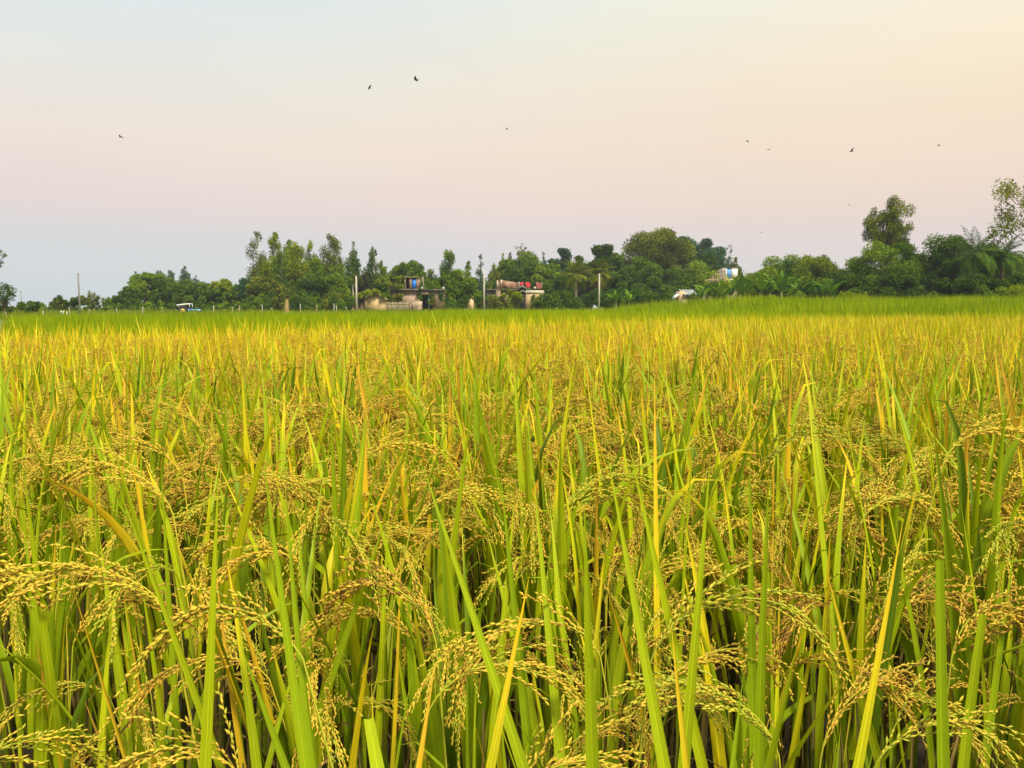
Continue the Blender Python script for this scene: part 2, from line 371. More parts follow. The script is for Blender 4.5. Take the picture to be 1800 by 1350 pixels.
# ------------------------------------------------------------------ mesh helpers
class MB:
    """collects vertices, faces and the vary attribute; build() links them as ONE mesh object"""
    def __init__(self):
        self.V, self.Fs, self.A, self.MI, self.n = [], [], [], [], 0
    def add(self, V, faces, A=None, mi=0):
        V = np.asarray(V, float).reshape(-1, 3)
        self.V.append(V)
        if A is None:
            A = np.tile(np.array([0.3, 0.5, 0.5, 0.0]), (len(V), 1))
        self.A.append(np.asarray(A, float).reshape(-1, 4))
        for f in (faces if isinstance(faces, list) else [faces]):
            f = np.asarray(f, np.int64)
            if len(f):
                self.Fs.append(f + self.n)
                self.MI.append(mi)
        self.n += len(V)
    def box(self, x0, x1, y0, y1, z0, z1, mi=0):
        V = [(x, y, z) for z in (z0, z1) for y in (y0, y1) for x in (x0, x1)]
        self.add(V, np.array([(0, 2, 3, 1), (4, 5, 7, 6), (0, 1, 5, 4), (2, 6, 7, 3), (0, 4, 6, 2), (1, 3, 7, 5)]), mi=mi)
    def prism(self, poly, y0, y1, mi=0):
        """outline in x, z extruded along y (given counter-clockwise seen from -y)"""
        n = len(poly)
        V = [(x, y0, z) for x, z in poly] + [(x, y1, z) for x, z in poly]
        fs = [np.array([[i, (i + n), (i + 1) % n + n, (i + 1) % n]]) for i in range(n)]
        fs += [np.array([list(range(n))]), np.array([list(range(2 * n - 1, n - 1, -1))])]
        self.add(V, fs, mi=mi)
    def tube(self, pts, rad, k=6, A=None, mi=0, cap=True):
        pts = np.asarray(pts, float)
        rad = np.broadcast_to(np.asarray(rad, float), (len(pts),))
        tg = np.gradient(pts, axis=0)
        tg /= np.linalg.norm(tg, axis=1)[:, None] + 1e-12
        ref = np.array([0, 0, 1.0]) if abs(tg[:, 2]).mean() < 0.8 else np.array([1.0, 0, 0])
        a = np.cross(tg, ref); a /= np.linalg.norm(a, axis=1)[:, None] + 1e-12
        b = np.cross(tg, a)
        th = np.linspace(0, 2 * PI, k, endpoint=False)
        ring = a[:, None] * np.cos(th)[None, :, None] + b[:, None] * np.sin(th)[None, :, None]
        V = (pts[:, None] + ring * rad[:, None, None]).reshape(-1, 3)
        n = len(pts)
        i, j = np.meshgrid(np.arange(n - 1), np.arange(k), indexing='ij')
        q = np.stack([i * k + j, i * k + (j + 1) % k, (i + 1) * k + (j + 1) % k, (i + 1) * k + j], -1).reshape(-1, 4)
        fs = [q]
        if cap:
            fs += [np.array([list(range(k - 1, -1, -1))]), np.array([[(n - 1) * k + x for x in range(k)]])]
        if A is not None:
            A = np.tile(np.asarray(A, float), (len(V), 1))
        self.add(V, fs, A, mi)
    def mesh(self, name, mats, smooth=False):
        me = bpy.data.meshes.new(name)
        V = np.concatenate(self.V).astype(np.float32)
        me.vertices.add(len(V))
        me.vertices.foreach_set('co', V.ravel())
        cnt = np.concatenate([np.full(len(f), f.shape[1]) for f in self.Fs])
        idx = np.concatenate([f.ravel() for f in self.Fs])
        me.loops.add(len(idx))
        me.loops.foreach_set('vertex_index', idx.astype(np.int32))
        me.polygons.add(len(cnt))
        st = np.concatenate([[0], np.cumsum(cnt)[:-1]])
        me.polygons.foreach_set('loop_start', st.astype(np.int32))
        me.polygons.foreach_set('loop_total', cnt.astype(np.int32))
        mi = np.concatenate([np.full(len(f), m_) for f, m_ in zip(self.Fs, self.MI)])
        me.polygons.foreach_set('material_index', mi.astype(np.int32))
        if smooth:
            me.polygons.foreach_set('use_smooth', np.ones(len(cnt), bool))
        at_ = me.attributes.new('vary', 'FLOAT_COLOR', 'POINT')
        at_.data.foreach_set('color', np.clip(np.concatenate(self.A), 0, 1).astype(np.float32).ravel())
        for m_ in (mats if isinstance(mats, (list, tuple)) else [mats]):
            me.materials.append(m_)
        me.update(calc_edges=True)
        me.validate()
        return me
    def build(self, name, mats, parent=None, loc=None, smooth=False):
        o_ = bpy.data.objects.new(name, self.mesh(name, mats, smooth))
        COL.objects.link(o_)
        if parent is not None:
            o_.parent = parent
        if loc is not None:
            o_.location = loc
        return o_

def tag(o_, label=None, cat=None, group=None, kind=None):
    if label: o_['label'] = label
    if cat: o_['category'] = cat
    if group: o_['group'] = group
    if kind: o_['kind'] = kind
    return o_

def empty(name, loc, label, cat, group=None, rz=0.0, scale=1.0):
    o_ = bpy.data.objects.new(name, None)
    o_.empty_display_size = 0.1
    COL.objects.link(o_)
    o_.location = tuple(float(v) for v in loc)
    o_.rotation_euler = (0, 0, float(rz))
    o_.scale = (float(scale),) * 3
    return tag(o_, label, cat, group)

def meshobj(name, me, parent, loc=(0, 0, 0), rz=0.0, scale=1.0):
    o_ = bpy.data.objects.new(name, me)
    COL.objects.link(o_)
    o_.parent = parent
    o_.location = tuple(float(v) for v in loc)
    o_.rotation_euler = (0, 0, float(rz))
    o_.scale = (float(scale),) * 3
    return o_

# ------------------------------------------------------------------ leaf blades (vectorised)
def blades(base, az, lean, bend, length, width, rnd, dry, n=6, across=3, fold=0.25, roll=None, cut=None, pw=1.6, wiggle=0.0):
    """returns V (m, n+1, across, 3), quads, A for m blades"""
    base = np.atleast_2d(base); m = len(base)
    B = lambda x: np.broadcast_to(np.asarray(x, float), (m,))
    az, lean, bend, length, width, rnd, dry = map(B, (az, lean, bend, length, width, rnd, dry))
    cut = B(1.0 if cut is None else cut)
    roll = B(0.0 if roll is None else roll)
    s = np.linspace(0, 1, n + 1)[None, :] * cut[:, None]
    th = lean[:, None] + bend[:, None] * s ** B(pw)[:, None]
    ds = (length * cut / n)[:, None]
    tm = (th[:, 1:] + th[:, :-1]) / 2
    hx = np.concatenate([np.zeros((m, 1)), np.cumsum(np.sin(tm) * ds, 1)], 1)
    hz = np.concatenate([np.zeros((m, 1)), np.cumsum(np.cos(tm) * ds, 1)], 1)
    ca, sa = np.cos(az)[:, None], np.sin(az)[:, None]
    side_off = wiggle * np.sin(s * 5 + rnd[:, None] * 20) * length[:, None] if wiggle else 0.0
    P = np.stack([base[:, :1] + hx * ca - side_off * sa, base[:, 1:2] + hx * sa + side_off * ca, base[:, 2:3] + hz], -1)
    tg = np.stack([np.sin(th) * ca, np.sin(th) * sa, np.cos(th)], -1)
    h = np.stack([-sa + 0 * th, ca + 0 * th, 0 * th], -1)
    nr = np.cross(tg, h)
    cr, sr_ = np.cos(roll)[:, None, None], np.sin(roll)[:, None, None]
    side = h * cr + nr * sr_
    nrm = nr * cr - h * sr_
    w = width[:, None] * (0.55 + 0.45 * np.clip(s / 0.3, 0, 1)) * np.clip(1 - s ** 1.9, 0.0, 1) * 0.5
    if across == 3:
        u = np.array([-1.0, 0, 1.0])
        V = P[:, :, None] + side[:, :, None] * (w[:, :, None] * u)[..., None]
        V[:, :, 1] -= nrm * (w * fold * 2)[..., None]
    else:
        u = np.array([-1.0, 1.0])
        V = P[:, :, None] + side[:, :, None] * (w[:, :, None] * u)[..., None]
    k = across
    A = np.zeros(V.shape[:3] + (4,))
    A[..., 0] = s[:, :, None]
    A[..., 1] = rnd[:, None, None]
    A[..., 2] = ((u + 1) / 2)[None, None, :]
    A[..., 3] = dry[:, None, None]
    i, j = np.meshgrid(np.arange(n), np.arange(k - 1), indexing='ij')
    q = np.stack([i * k + j, i * k + j + 1, (i + 1) * k + j + 1, (i + 1) * k + j], -1).reshape(-1, 4)
    Q = (q[None] + (np.arange(m) * (n + 1) * k)[:, None, None]).reshape(-1, 4)
    return V.reshape(-1, 3), Q, A.reshape(-1, 4)

# ------------------------------------------------------------------ rice panicles
def grain_shape(k):
    if k == 0:      # far: 3-sided spindle
        th = np.arange(3) * 2 * PI / 3
        V = [(0, 0, 0)] + [(np.cos(a) * .5, np.sin(a) * .5, .45) for a in th] + [(0, 0, 1)]
        F_ = [(0, 2, 1), (0, 3, 2), (0, 1, 3), (1, 2, 4), (2, 3, 4), (3, 1, 4)]
        return np.array(V), np.array(F_)
    th = np.arange(5) * 2 * PI / 5
    V = [(0, 0, 0)] + [(np.cos(a) * .40, np.sin(a) * .30, .22) for a in th] + [(np.cos(a) * .5, np.sin(a) * .36, .58) for a in th] + [(0, 0, 1)]
    F_ = []
    for i in range(5):
        j = (i + 1) % 5
        F_ += [(0, 1 + j, 1 + i), (1 + i, 1 + j, 6 + j), (1 + i, 6 + j, 6 + i), (6 + i, 6 + j, 11)]
    return np.array(V), np.array(F_)
GS = [grain_shape(0), grain_shape(1)]

def panicle(r, lod=1, n_br=12, ng=10, Lr=0.20, th0=0.25, th1=2.5, neck=0.32, gl=0.0088, gw=0.0030, tone=0.45, spread=0.28):
    mb = MB()
    S = 14
    s = np.linspace(0, 1, S)
    th = th0 + (th1 - th0) * s ** 0.85
    ds = Lr / (S - 1)
    tm = (th[1:] + th[:-1]) / 2
    x = np.concatenate([[0], np.cumsum(np.sin(tm) * ds)])
    z = np.concatenate([[0], np.cumsum(np.cos(tm) * ds)])
    y = r.uniform(.004, .02) * np.sin(s * r.uniform(2, 5) + r.uniform(0, 6)) * s
    path = np.stack([x, y, z], 1)
    tang = np.gradient(path, axis=0); tang /= np.linalg.norm(tang, axis=1)[:, None]
    nk = np.array([[-math.sin(th0) * neck * 0.55 * (1 - q), 0, -neck * (1 - q)] for q in (0, .35, .7)])
    full = np.concatenate([nk, path])
    rad = np.concatenate([[0.0016, 0.0015, 0.0013], np.linspace(0.0012, 0.0005, S)])
    mb.tube(full, rad, 4 if lod else 3, A=(0.2, 0.0, 0.5, 0), cap=False)
    G0, D0, T0 = [], [], []
    for i in range(n_br):
        sb = 0.04 + 0.90 * (i + r.uniform(-.3, .3)) / n_br
        sb = min(max(sb, 0.02), 0.97)
        f = sb * (S - 1); a = int(f); q = f - a
        a1 = min(a + 1, S - 1)
        p0 = path[a] * (1 - q) + path[a1] * q
        t0 = tang[a] * (1 - q) + tang[a1] * q
        lb = Lr * r.uniform(0.34, 0.66) * (1 - 0.40 * sb)
        rv = r.normal(size=3); rv -= t0 * rv.dot(t0); rv /= np.linalg.norm(rv)
        d = t0 + rv * r.uniform(0.4, 1.2) * spread
        d /= np.linalg.norm(d)
        pts = [p0]
        nb = ng
        for jx in range(nb):
            d = d + np.array([0, 0, -1.0]) * 0.085 * (10.0 / ng) + r.normal(size=3) * 0.035
            d /= np.linalg.norm(d)
            pts.append(pts[-1] + d * lb / nb)
        pts = np.array(pts)
        if lod:
            mb.tube(pts[::3] if len(pts) > 6 else pts, 0.0005, 3, A=(0.2, 0.10, 0.5, 0), cap=False)
        sd_ = np.cross(d, [0, 0, 1.0]); sd_ /= np.linalg.norm(sd_) + 1e-9
        tone_b = tone + r.normal() * 0.10
        for jx in range(1, nb + 1):
            if r.uniform() < 0.10: continue
            dd = pts[jx] - pts[jx - 1]; dd /= np.linalg.norm(dd)
            ang = jx * 2.4
            off = sd_ * math.cos(ang) + np.cross(dd, sd_) * math.sin(ang)
            gd = dd + off * r.uniform(0.15, 0.55) + r.normal(size=3) * 0.10
            G0.append(pts[jx] - dd * 0.002); D0.append(gd / np.linalg.norm(gd)); T0.append(tone_b + r.normal() * 0.17)
    G0, D0, T0 = np.array(G0), np.array(D0), np.array(T0)
    gv, gf = GS[1 if lod else 0]
    m = len(G0)
    ref = np.array([0.31, 0.87, 0.37])
    a = np.cross(D0, ref); a /= np.linalg.norm(a, axis=1)[:, None]
    b = np.cross(D0, a)
    ln = gl * r.uniform(0.85, 1.15, m); wd = gw * r.uniform(0.85, 1.15, m)
    V = G0[:, None] + a[:, None] * (gv[None, :, 0] * wd[:, None])[..., None] + b[:, None] * (gv[None, :, 1] * wd[:, None])[..., None] + D0[:, None] * (gv[None, :, 2] * ln[:, None])[..., None]
    A = np.zeros((m, len(gv), 4)); A[..., 0] = gv[None, :, 2]; A[..., 1] = T0[:, None]; A[..., 2] = 0.5
    Fq = (gf[None] + (np.arange(m) * len(gv))[:, None, None]).reshape(-1, 3)
    mb.add(V.reshape(-1, 3), Fq, A.reshape(-1, 4))
    return mb

NP = 10
PAN_MB, PAN_ME = [], []
for i in range(NP):
    r = np.random.default_rng(100 + i)
    mb = panicle(r, 1, n_br=int(r.integers(15, 21)), ng=int(r.integers(17, 22)), Lr=r.uniform(0.19, 0.26), th0=r.uniform(0.1, 0.6),
                 th1=r.uniform(2.2, 3.0), tone=[0.20, 0.32, 0.38, 0.26, 0.50, 0.34, 0.62, 0.30, 0.24, 0.42][i], spread=r.uniform(0.12, 0.32))
    PAN_MB.append(mb)
    PAN_ME.append(mb.mesh('panicle', M['grain'], smooth=True))
PAN_FAR = []
for i in range(8):
    r = np.random.default_rng(200 + i)
    PAN_FAR.append(panicle(r, 0, n_br=10, ng=7, Lr=r.uniform(0.17, 0.21), th0=r.uniform(0.15, 0.5), th1=r.uniform(2.0, 2.75), gl=0.0150, gw=0.0058, neck=0.12,
                           tone=r.uniform(0.15, 0.42), spread=r.uniform(0.14, 0.28)))

PAN_VFAR = [panicle(np.random.default_rng(260 + i), 0, n_br=7, ng=4, Lr=.2, th0=.3, th1=2.4 + .15 * i, gl=0.024, gw=0.009, neck=0.05, tone=.2, spread=.3) for i in range(4)]
# ------------------------------------------------------------------ one rice plant (a hill): its blades, stems and panicles
def plant_spec(r, n_leaf=15, n_pan=5, ylw=0.0):
    n = n_leaf
    ph = r.uniform(0, 2 * PI, n)
    rad = r.uniform(0.01, 0.075, n)
    zb = r.uniform(0.36, 0.60, n)
    base = np.stack([np.cos(ph) * rad, np.sin(ph) * rad, zb], 1)
    az = ph + r.normal(0, 0.8, n)
    lean = np.abs(r.normal(0.10, 0.14, n))
    bend = np.abs(r.normal(0.05, 0.22, n))
    tip = r.uniform(0.84, 1.07, n)
    length = (tip - zb) / np.cos(lean + bend * 0.45)
    wide = r.uniform(0.0160, 0.0280, n)
    rnd = np.clip(r.normal(0.42 + ylw, 0.17, n), 0.02, 0.95)
    dry = np.clip(r.uniform(-0.15, 0.55, n) + (r.uniform(size=n) < 0.12) * 0.5, 0, 1)
    roll = r.normal(0, 0.5, n)
    cut = np.where(r.uniform(size=n) < 0.06, r.uniform(0.6, 0.8, n), 1.0)
    flop = r.uniform(size=n) < 0.17
    bend = np.where(flop, r.uniform(1.0, 1.9, n), bend)
    length = np.where(flop, np.minimum(length, 0.42), length)
    kink = r.uniform(size=n) < 0.14
    bend = np.where(kink, r.uniform(1.2, 2.4, n), bend)
    pw = np.where(kink, r.uniform(4, 9, n), 1.6)
    L_ = dict(pw=pw, base=base, az=az, lean=lean, bend=bend, length=length, width=wide, rnd=rnd, dry=dry, roll=roll, cut=cut)
    P_ = []
    a0 = r.uniform(0, 2 * PI)
    for i in range(n_pan):
        a = a0 + i * 2 * PI / n_pan + r.normal(0, 0.4)
        q = r.uniform(0.03, 0.09)
        P_.append((int(r.integers(0, NP)), (math.cos(a) * q, math.sin(a) * q, r.uniform(0.66, 0.815)), a + r.normal(0, 0.5), r.uniform(0.85, 1.1)))
    return L_, P_

def stems_mb(r, n=9, dead=7):
    mb = MB()
    ph = r.uniform(0, 2 * PI, n)
    base = np.stack([np.cos(ph) * 0.03, np.sin(ph) * 0.03, np.zeros(n)], 1)
    V, Q, A = blades(base, ph, r.uniform(0.02, 0.12, n), 0.0, r.uniform(0.5, 0.68, n) / 0.85, r.uniform(0.009, 0.015, n), r.uniform(0, 1, n), 0.0, n=3, across=3, fold=0.5, cut=0.85)
    mb.add(V, Q, A)
    n = dead
    ph = r.uniform(0, 2 * PI, n)
    base = np.stack([np.cos(ph) * 0.04, np.sin(ph) * 0.04, r.uniform(0.15, 0.45, n)], 1)
    V, Q, A = blades(base, ph, r.uniform(0.2, 0.5, n), r.uniform(0.8, 2.2, n), r.uniform(0.2, 0.4, n), r.uniform(0.005, 0.009, n), r.uniform(0, 1, n), 0.0, n=5, across=3, roll=r.normal(0, .6, n))
    mb.add(V, Q, A, mi=1)
    return mb

NV = 12
SPEC, BLADE_ME, FOL_ME, STEM_ME, FAR, FAR2 = [], [], [], [], [], []
for v in range(NV):
    r = np.random.default_rng(300 + v)
    sp = plant_spec(r, n_leaf=[13, 12, 14, 13, 11, 15, 13, 12, 14, 13, 12, 13][v], n_pan=[6, 6, 5, 6, 7, 5, 6, 6, 4, 6, 6, 5][v], ylw=[0, .1, -.08, .05, .12, -.1, 0, .15, -.05, .08, 0, .05][v])
    SPEC.append(sp)
    Ls = sp[0]
    per = []
    for i in range(len(Ls['az'])):
        mb = MB()
        V, Q, A = blades(n=9, fold=0.28, wiggle=0.006, **{k: x[i:i + 1] for k, x in Ls.items()})
        mb.add(V, Q, A)
        per.append(mb.mesh('leaf_blade', M['rice_leaf'], smooth=True))
    BLADE_ME.append(per)
    mb = MB()
    V, Q, A = blades(n=7, fold=0.28, wiggle=0.006, **Ls)
    mb.add(V, Q, A)
    FOL_ME.append(mb.mesh('foliage', M['rice_leaf'], smooth=True))
    STEM_ME.append(stems_mb(r).mesh('stems', [M['sheath'], M['dry_leaf']], smooth=True))
    # light version for the crop beyond the near rows (leaf part, grain part)
    lf, gr_ = MB(), MB()
    Lf = {k: x[:11] for k, x in Ls.items()}
    Lf['width'] = Lf['width'] * 0.80; Lf['length'] = Lf['length'] * 0.93; Lf['lean'] = Lf['lean'] * .7; Lf['bend'] = np.minimum(Lf['bend'], .9)
    V, Q, A = blades(n=4, across=2, **Lf); lf.add(V, Q, A)
    for (pi, pos, a, s_) in sp[1]:
        pm = PAN_FAR[pi % 8]
        PV = np.concatenate(pm.V); PA = np.concatenate(pm.A)
        c, s2 = math.cos(a), math.sin(a)
        PV = PV @ np.array([[c, s2, 0], [-s2, c, 0], [0, 0, 1]]) * s_ * 1.1 + np.array(pos) + np.array([0, 0, .0])
        gr_.add(PV, [f for f in pm.Fs], PA)
    FAR.append((lf, gr_))
    lf2, gr2 = MB(), MB()
    Lf = {k: x[:8] for k, x in Ls.items()}
    Lf['width'] = Lf['width'] * 0.80; Lf['length'] = Lf['length'] * 0.94; Lf['lean'] = Lf['lean'] * .6; Lf['bend'] = np.minimum(Lf['bend'], .5)
    V, Q, A = blades(n=3, across=2, **Lf); lf2.add(V, Q, A)
    for (pi, pos, a, s_) in sp[1][:4]:
        pm = PAN_VFAR[pi % 4]
        PV = np.concatenate(pm.V); PA = np.concatenate(pm.A)
        c, s2 = math.cos(a), math.sin(a)
        PV = PV @ np.array([[c, s2, 0], [-s2, c, 0], [0, 0, 1]]) * s_ * 1.15 + np.array(pos) + np.array([0, 0, -.03])
        gr2.add(PV, [f for f in pm.Fs], PA)
    FAR2.append((lf2, gr2))

def flat(mb):
    """(V, {k: faces}, A) of an MB"""
    by = {}
    for f in mb.Fs:
        by.setdefault(f.shape[1], []).append(f)
    return np.concatenate(mb.V), [np.concatenate(x) for x in by.values()], np.concatenate(mb.A)

def scatter(mb, protos, which, xy, z, rz, sc, dtone, mi=0):
    """write copies of the prototype arrays into mb (a continuous crop, one object)"""
    for v, (V, Fs, A) in enumerate(protos):
        ids = np.nonzero(which == v)[0]
        if not len(ids):
            continue
        c, s = np.cos(rz[ids])[:, None], np.sin(rz[ids])[:, None]
        X = V[None, :, 0] * c - V[None, :, 1] * s
        Y = V[None, :, 0] * s + V[None, :, 1] * c
        k = sc[ids][:, None]
        W = np.stack([X * k + xy[ids, 0][:, None], Y * k + xy[ids, 1][:, None], V[None, :, 2] * k + z[ids][:, None]], -1)
        AA = np.repeat(A[None], len(ids), 0).copy()
        AA[..., 1] += dtone[ids][:, None]
        off = (np.arange(len(ids)) * len(V))[:, None, None]
        mb.add(W.reshape(-1, 3), [(f[None] + off).reshape(-1, f.shape[1]) for f in Fs], AA.reshape(-1, 4), mi)

def edge_D(px):
    return np.interp(px, [-600, 45, 900, 1100, 1800, 2600], [8.2, 8.6, 13.6, 17.5, 25.0, 27.0])

# hills on a jittered planting grid
pts = []
y, j = 0.95, 0
while y < 27:
    SP = 0.205 if y < 3.6 else 0.18 if y < 7.5 else 0.235
    xm = 0.70 * y + 1.6
    nx = int(xm / SP)
    for i in range(-nx, nx + 1):
        pts.append((i * SP + rng.normal(0, SP * .2) + (0.5 * SP if j % 2 else 0), y + rng.normal(0, SP * .17)))
    y += SP; j += 1
pts = np.array(pts)
ppx = 900 + pts[:, 0] / pts[:, 1] * F
keep = pts[:, 1] < edge_D(ppx) + rng.normal(0, 0.15, len(pts))
pts, ppx = pts[keep], ppx[keep]

# ------------------------------------------------------------------ traced foreground: (tip, low point, width px, tone, dryness, cut)
HERO_LEAF = [
    (206, 850, 335, 1230, 26, .45, .1, 1), (245, 1000, 262, 1230, 15, .55, .1, 1), (118, 1000, 215, 1345, 27, .55, .75, 1), (222, 1065, 255, 1220, 14, .9, .95, 1),
    (20, 1047, 42, 1320, 11, .6, .35, 1), (398, 975, 432, 1345, 22, .5, .45, 1), (376, 983, 402, 1130, 14, .85, .95, 1), (680, 905, 515, 1330, 20, .5, .1, 1),
    (418, 1120, 505, 1345, 28, .35, .05, 1), (384, 835, 372, 1060, 30, .5, .15, 1), (462, 800, 525, 1200, 27, .4, .1, 1), (500, 840, 562, 1200, 24, .42, .1, 1),
    (283, 810, 302, 1080, 15, .4, .2, 1), (40, 820, 62, 1010, 20, .45, .15, 1), (62, 1113, 92, 1245, 18, .95, 1, 1), (148, 1230, 205, 1348, 16, .9, .85, 1),
    (684, 888, 670, 1260, 15, .6, .2, 1), (705, 955, 690, 1200, 9, .8, .8, 1), (690, 1095, 722, 1340, 14, .55, .25, 1), (765, 1165, 744, 1345, 25, .85, .8, 1),
    (932, 1005, 876, 1280, 26, .68, .55, 1), (852, 1130, 872, 1300, 20, .62, .4, 1), (742, 815, 836, 1110, 25, .38, .1, 1), (1027, 882, 1046, 1345, 36, .55, .12, 1),
    (1062, 972, 1048, 1230, 20, .5, .45, 1), (1066, 1030, 1114, 1230, 17, .85, .8, 1), (1068, 800, 1134, 1200, 33, .42, .08, 1), (1179, 1090, 1218, 1348, 31, .86, .5, 1),
    (992, 1255, 985, 1348, 16, .7, .2, 1), (648, 1262, 662, 1348, 40, .45, .1, .8), (938, 835, 962, 1100, 22, .5, .15, 1), (905, 875, 884, 1130, 20, .45, .1, 1),
    (1588, 912, 1500, 1348, 31, .66, .5, 1), (1454, 1008, 1522, 1230, 20, .62, .5, 1), (1371, 1005, 1360, 1250, 14, .6, .5, 1), (1353, 1062, 1334, 1330, 20, .5, .1, 1),
    (1440, 1062, 1388, 1348, 15, .8, .45, 1), (1460, 925, 1442, 1180, 18, .55, .5, 1), (1652, 985, 1664, 1300, 27, .35, 0, .75), (1728, 1080, 1712, 1348, 23, .42, 0, .75),
    (1306, 1190, 1283, 1348, 30, .3, .1, 1), (1402, 1130, 1345, 1348, 26, .5, .1, 1), (1786, 945, 1757, 1180, 20, .4, .1, 1), (1688, 880, 1690, 1080, 16, .42, .1, 1),
    (1250, 790, 1213, 1160, 27, .45, .1, 1), (1318, 800, 1330, 1130, 22, .42, .1, 1), (1352, 830, 1348, 1130, 24, .45, .1, 1), (1690, 1235, 1655, 1348, 18, .62, .3, 1),
    (1150, 640, 1152, 860, 15, .95, .7, 1), (1105, 780, 1160, 1020, 22, .5, .2, 1), (1222, 720, 1212, 990, 18, .55, .25, 1), (1420, 690, 1440, 900, 18, .5, .3, 1),
    (1480, 700, 1525, 980, 17, .5, .3, 1), (1640, 740, 1655, 980, 20, .45, .15, 1), (580, 690, 592, 900, 18, .4, .15, 1), (640, 775, 600, 1030, 16, .62, .4, 1),
    (160, 770, 178, 1010, 14, .5, .2, 1), (880, 830, 905, 1080, 20, .42, .1, 1), (1555, 860, 1572, 1000, 18, .5, .3, 1), (830, 700, 800, 930, 17, .4, .15, 1),
]
# panicles: apex px, heading (+1 right, -1 left), distance, variant, scale, heading jitter
HERO_PAN = [
    (100, 955, -1, 0.95, 0, 1.05, 0.25, 'drooping grain head arching left at the left edge of the photo'),
    (400, 1035, -1, 0.90, 1, 1.15, -0.2, 'large golden grain head arching left at lower left'),
    (385, 1195, -1, 0.84, 3, 1.0, 0.25, 'grain head leaning left under the large golden one'),
    (55, 1235, 1, 0.80, 5, 1.0, 0.9, 'pale brown grain head hanging at the bottom left corner'),
    (655, 985, -1, 1.00, 6, 1.1, -0.5, 'brownish grain head drooping left beside a narrow yellow blade'),
    (940, 1040, -1, 0.95, 7, 1.1, 0.2, 'grain head arching left behind a yellow tipped blade'),
    (880, 1130, 1, 0.90, 1, 1.05, 0.3, 'golden grain head arching right with loose hanging strands'),
    (950, 1270, 1, 0.82, 3, 1.15, 0.1, 'wide grain head lying along the bottom edge at centre'),
    (1345, 975, 1, 0.92, 8, 1.15, 0.0, 'long golden grain head arching right over green blades'),
    (1185, 1155, -1, 0.90, 0, 1.0, -0.2, 'grain head arching left at the foot of a bright yellow blade'),
    (1290, 1130, 1, 0.98, 2, 0.95, 0.3, 'small grain head pointing right above a yellow blade'),
    (1635, 1160, 1, 0.86, 7, 0.95, 0.1, 'grain head curving right between two cut blades at lower right'),
    (1560, 945, 1, 1.15, 4, 1.1, 0.3, 'brown tangled grain head behind a tall yellow tipped blade'),
    (1760, 725, 1, 1.35, 1, 1.2, 0.1, 'pale grain head arching right at the right edge of the photo'),
    (1560, 815, 1, 1.35, 3, 1.2, 0.2, 'broad golden grain head drooping right before a slanted blade'),
    (1410, 710, -1, 1.6, 8, 1.1, 0.1, 'thin straw grain head arching left among blades at right of centre'),
    (1100, 808, 1, 1.4, 0, 1.1, 0.2, 'grain head drooping right beside a tall lime blade near the centre'),
    (710, 755, 1, 1.6, 1, 1.2, 0.2, 'grain head drooping right among lime blades left of centre'),
    (215, 735, -1, 1.7, 8, 1.1, 0.1, 'straw coloured grain head arching left among blades at the left'),
    (505, 800, 1, 1.4, 3, 1.0, 0.4, 'pale grain head drooping right over a tall blade left of centre'),
    (1700, 1010, 1, 1.05, 6, 1.0, 0.5, 'dark brown grain head beside a cut green blade at the right'),
    (1480, 1100, 1, 0.95, 4, 0.95, 0.6, 'rust coloured grain head in the fork of two long blades at right'),
    (830, 850, 1, 1.3, 2, 1.0, 0.6, 'greenish grain head hanging between two broad blades at the centre'),
    (620, 660, -1, 2.2, 4, 1.3, 0.0, 'dark high grain head arching left in the middle rows'),
]
hero_roots = []
for k, (ax, ay, hd, D, pv, s_, jit, lab) in enumerate(HERO_PAN):
    Vp = np.concatenate(PAN_MB[pv].V)
    ia = int(np.argmax(Vp[:, 2])); apex = Vp[ia] * s_
    a = (0 if hd > 0 else PI) + jit
    wp = at(ax, ay, D)
    c, s = math.cos(a), math.sin(a)
    bx, by, bz = wp[0] - (apex[0] * c - apex[1] * s), wp[1] - (apex[0] * s + apex[1] * c), wp[2] - apex[2]
    root = (bx - c * 0.05, by - s * 0.05)
    e = empty('rice_plant', (root[0], root[1], 0), 'rice plant with ' + lab, 'rice plant', 'rice plants of the near rows')
    hero_roots.append((root, e))
    meshobj('panicle', PAN_ME[pv], e, (bx - root[0], by - root[1], bz), a, s_)
    meshobj('stems', STEM_ME[k % NV], e, (0, 0, 0), rng.uniform(0, 6), 1.0)
    # lower, shaded leaves of the same hill
    r = np.random.default_rng(900 + k)
    for q in range(6):
        mb = MB()
        ph = r.uniform(0, 2 * PI)
        zb = r.uniform(0.2, 0.45)
        tip = min(bz + 0.02, 0.80) * r.uniform(0.82, 1.0)
        V, Q, A = blades([[math.cos(ph) * .03, math.sin(ph) * .03, zb]], ph, abs(r.normal(0.12, .08)), abs(r.normal(.1, .2)), max(tip - zb, .15), r.uniform(.009, .014),
                         r.uniform(.1, .5), r.uniform(0, .4), n=8, roll=r.normal(0, .4), fold=.28)
        mb.add(V, Q, A)
        mb.build('leaf_blade', M['rice_leaf'], e, smooth=True)
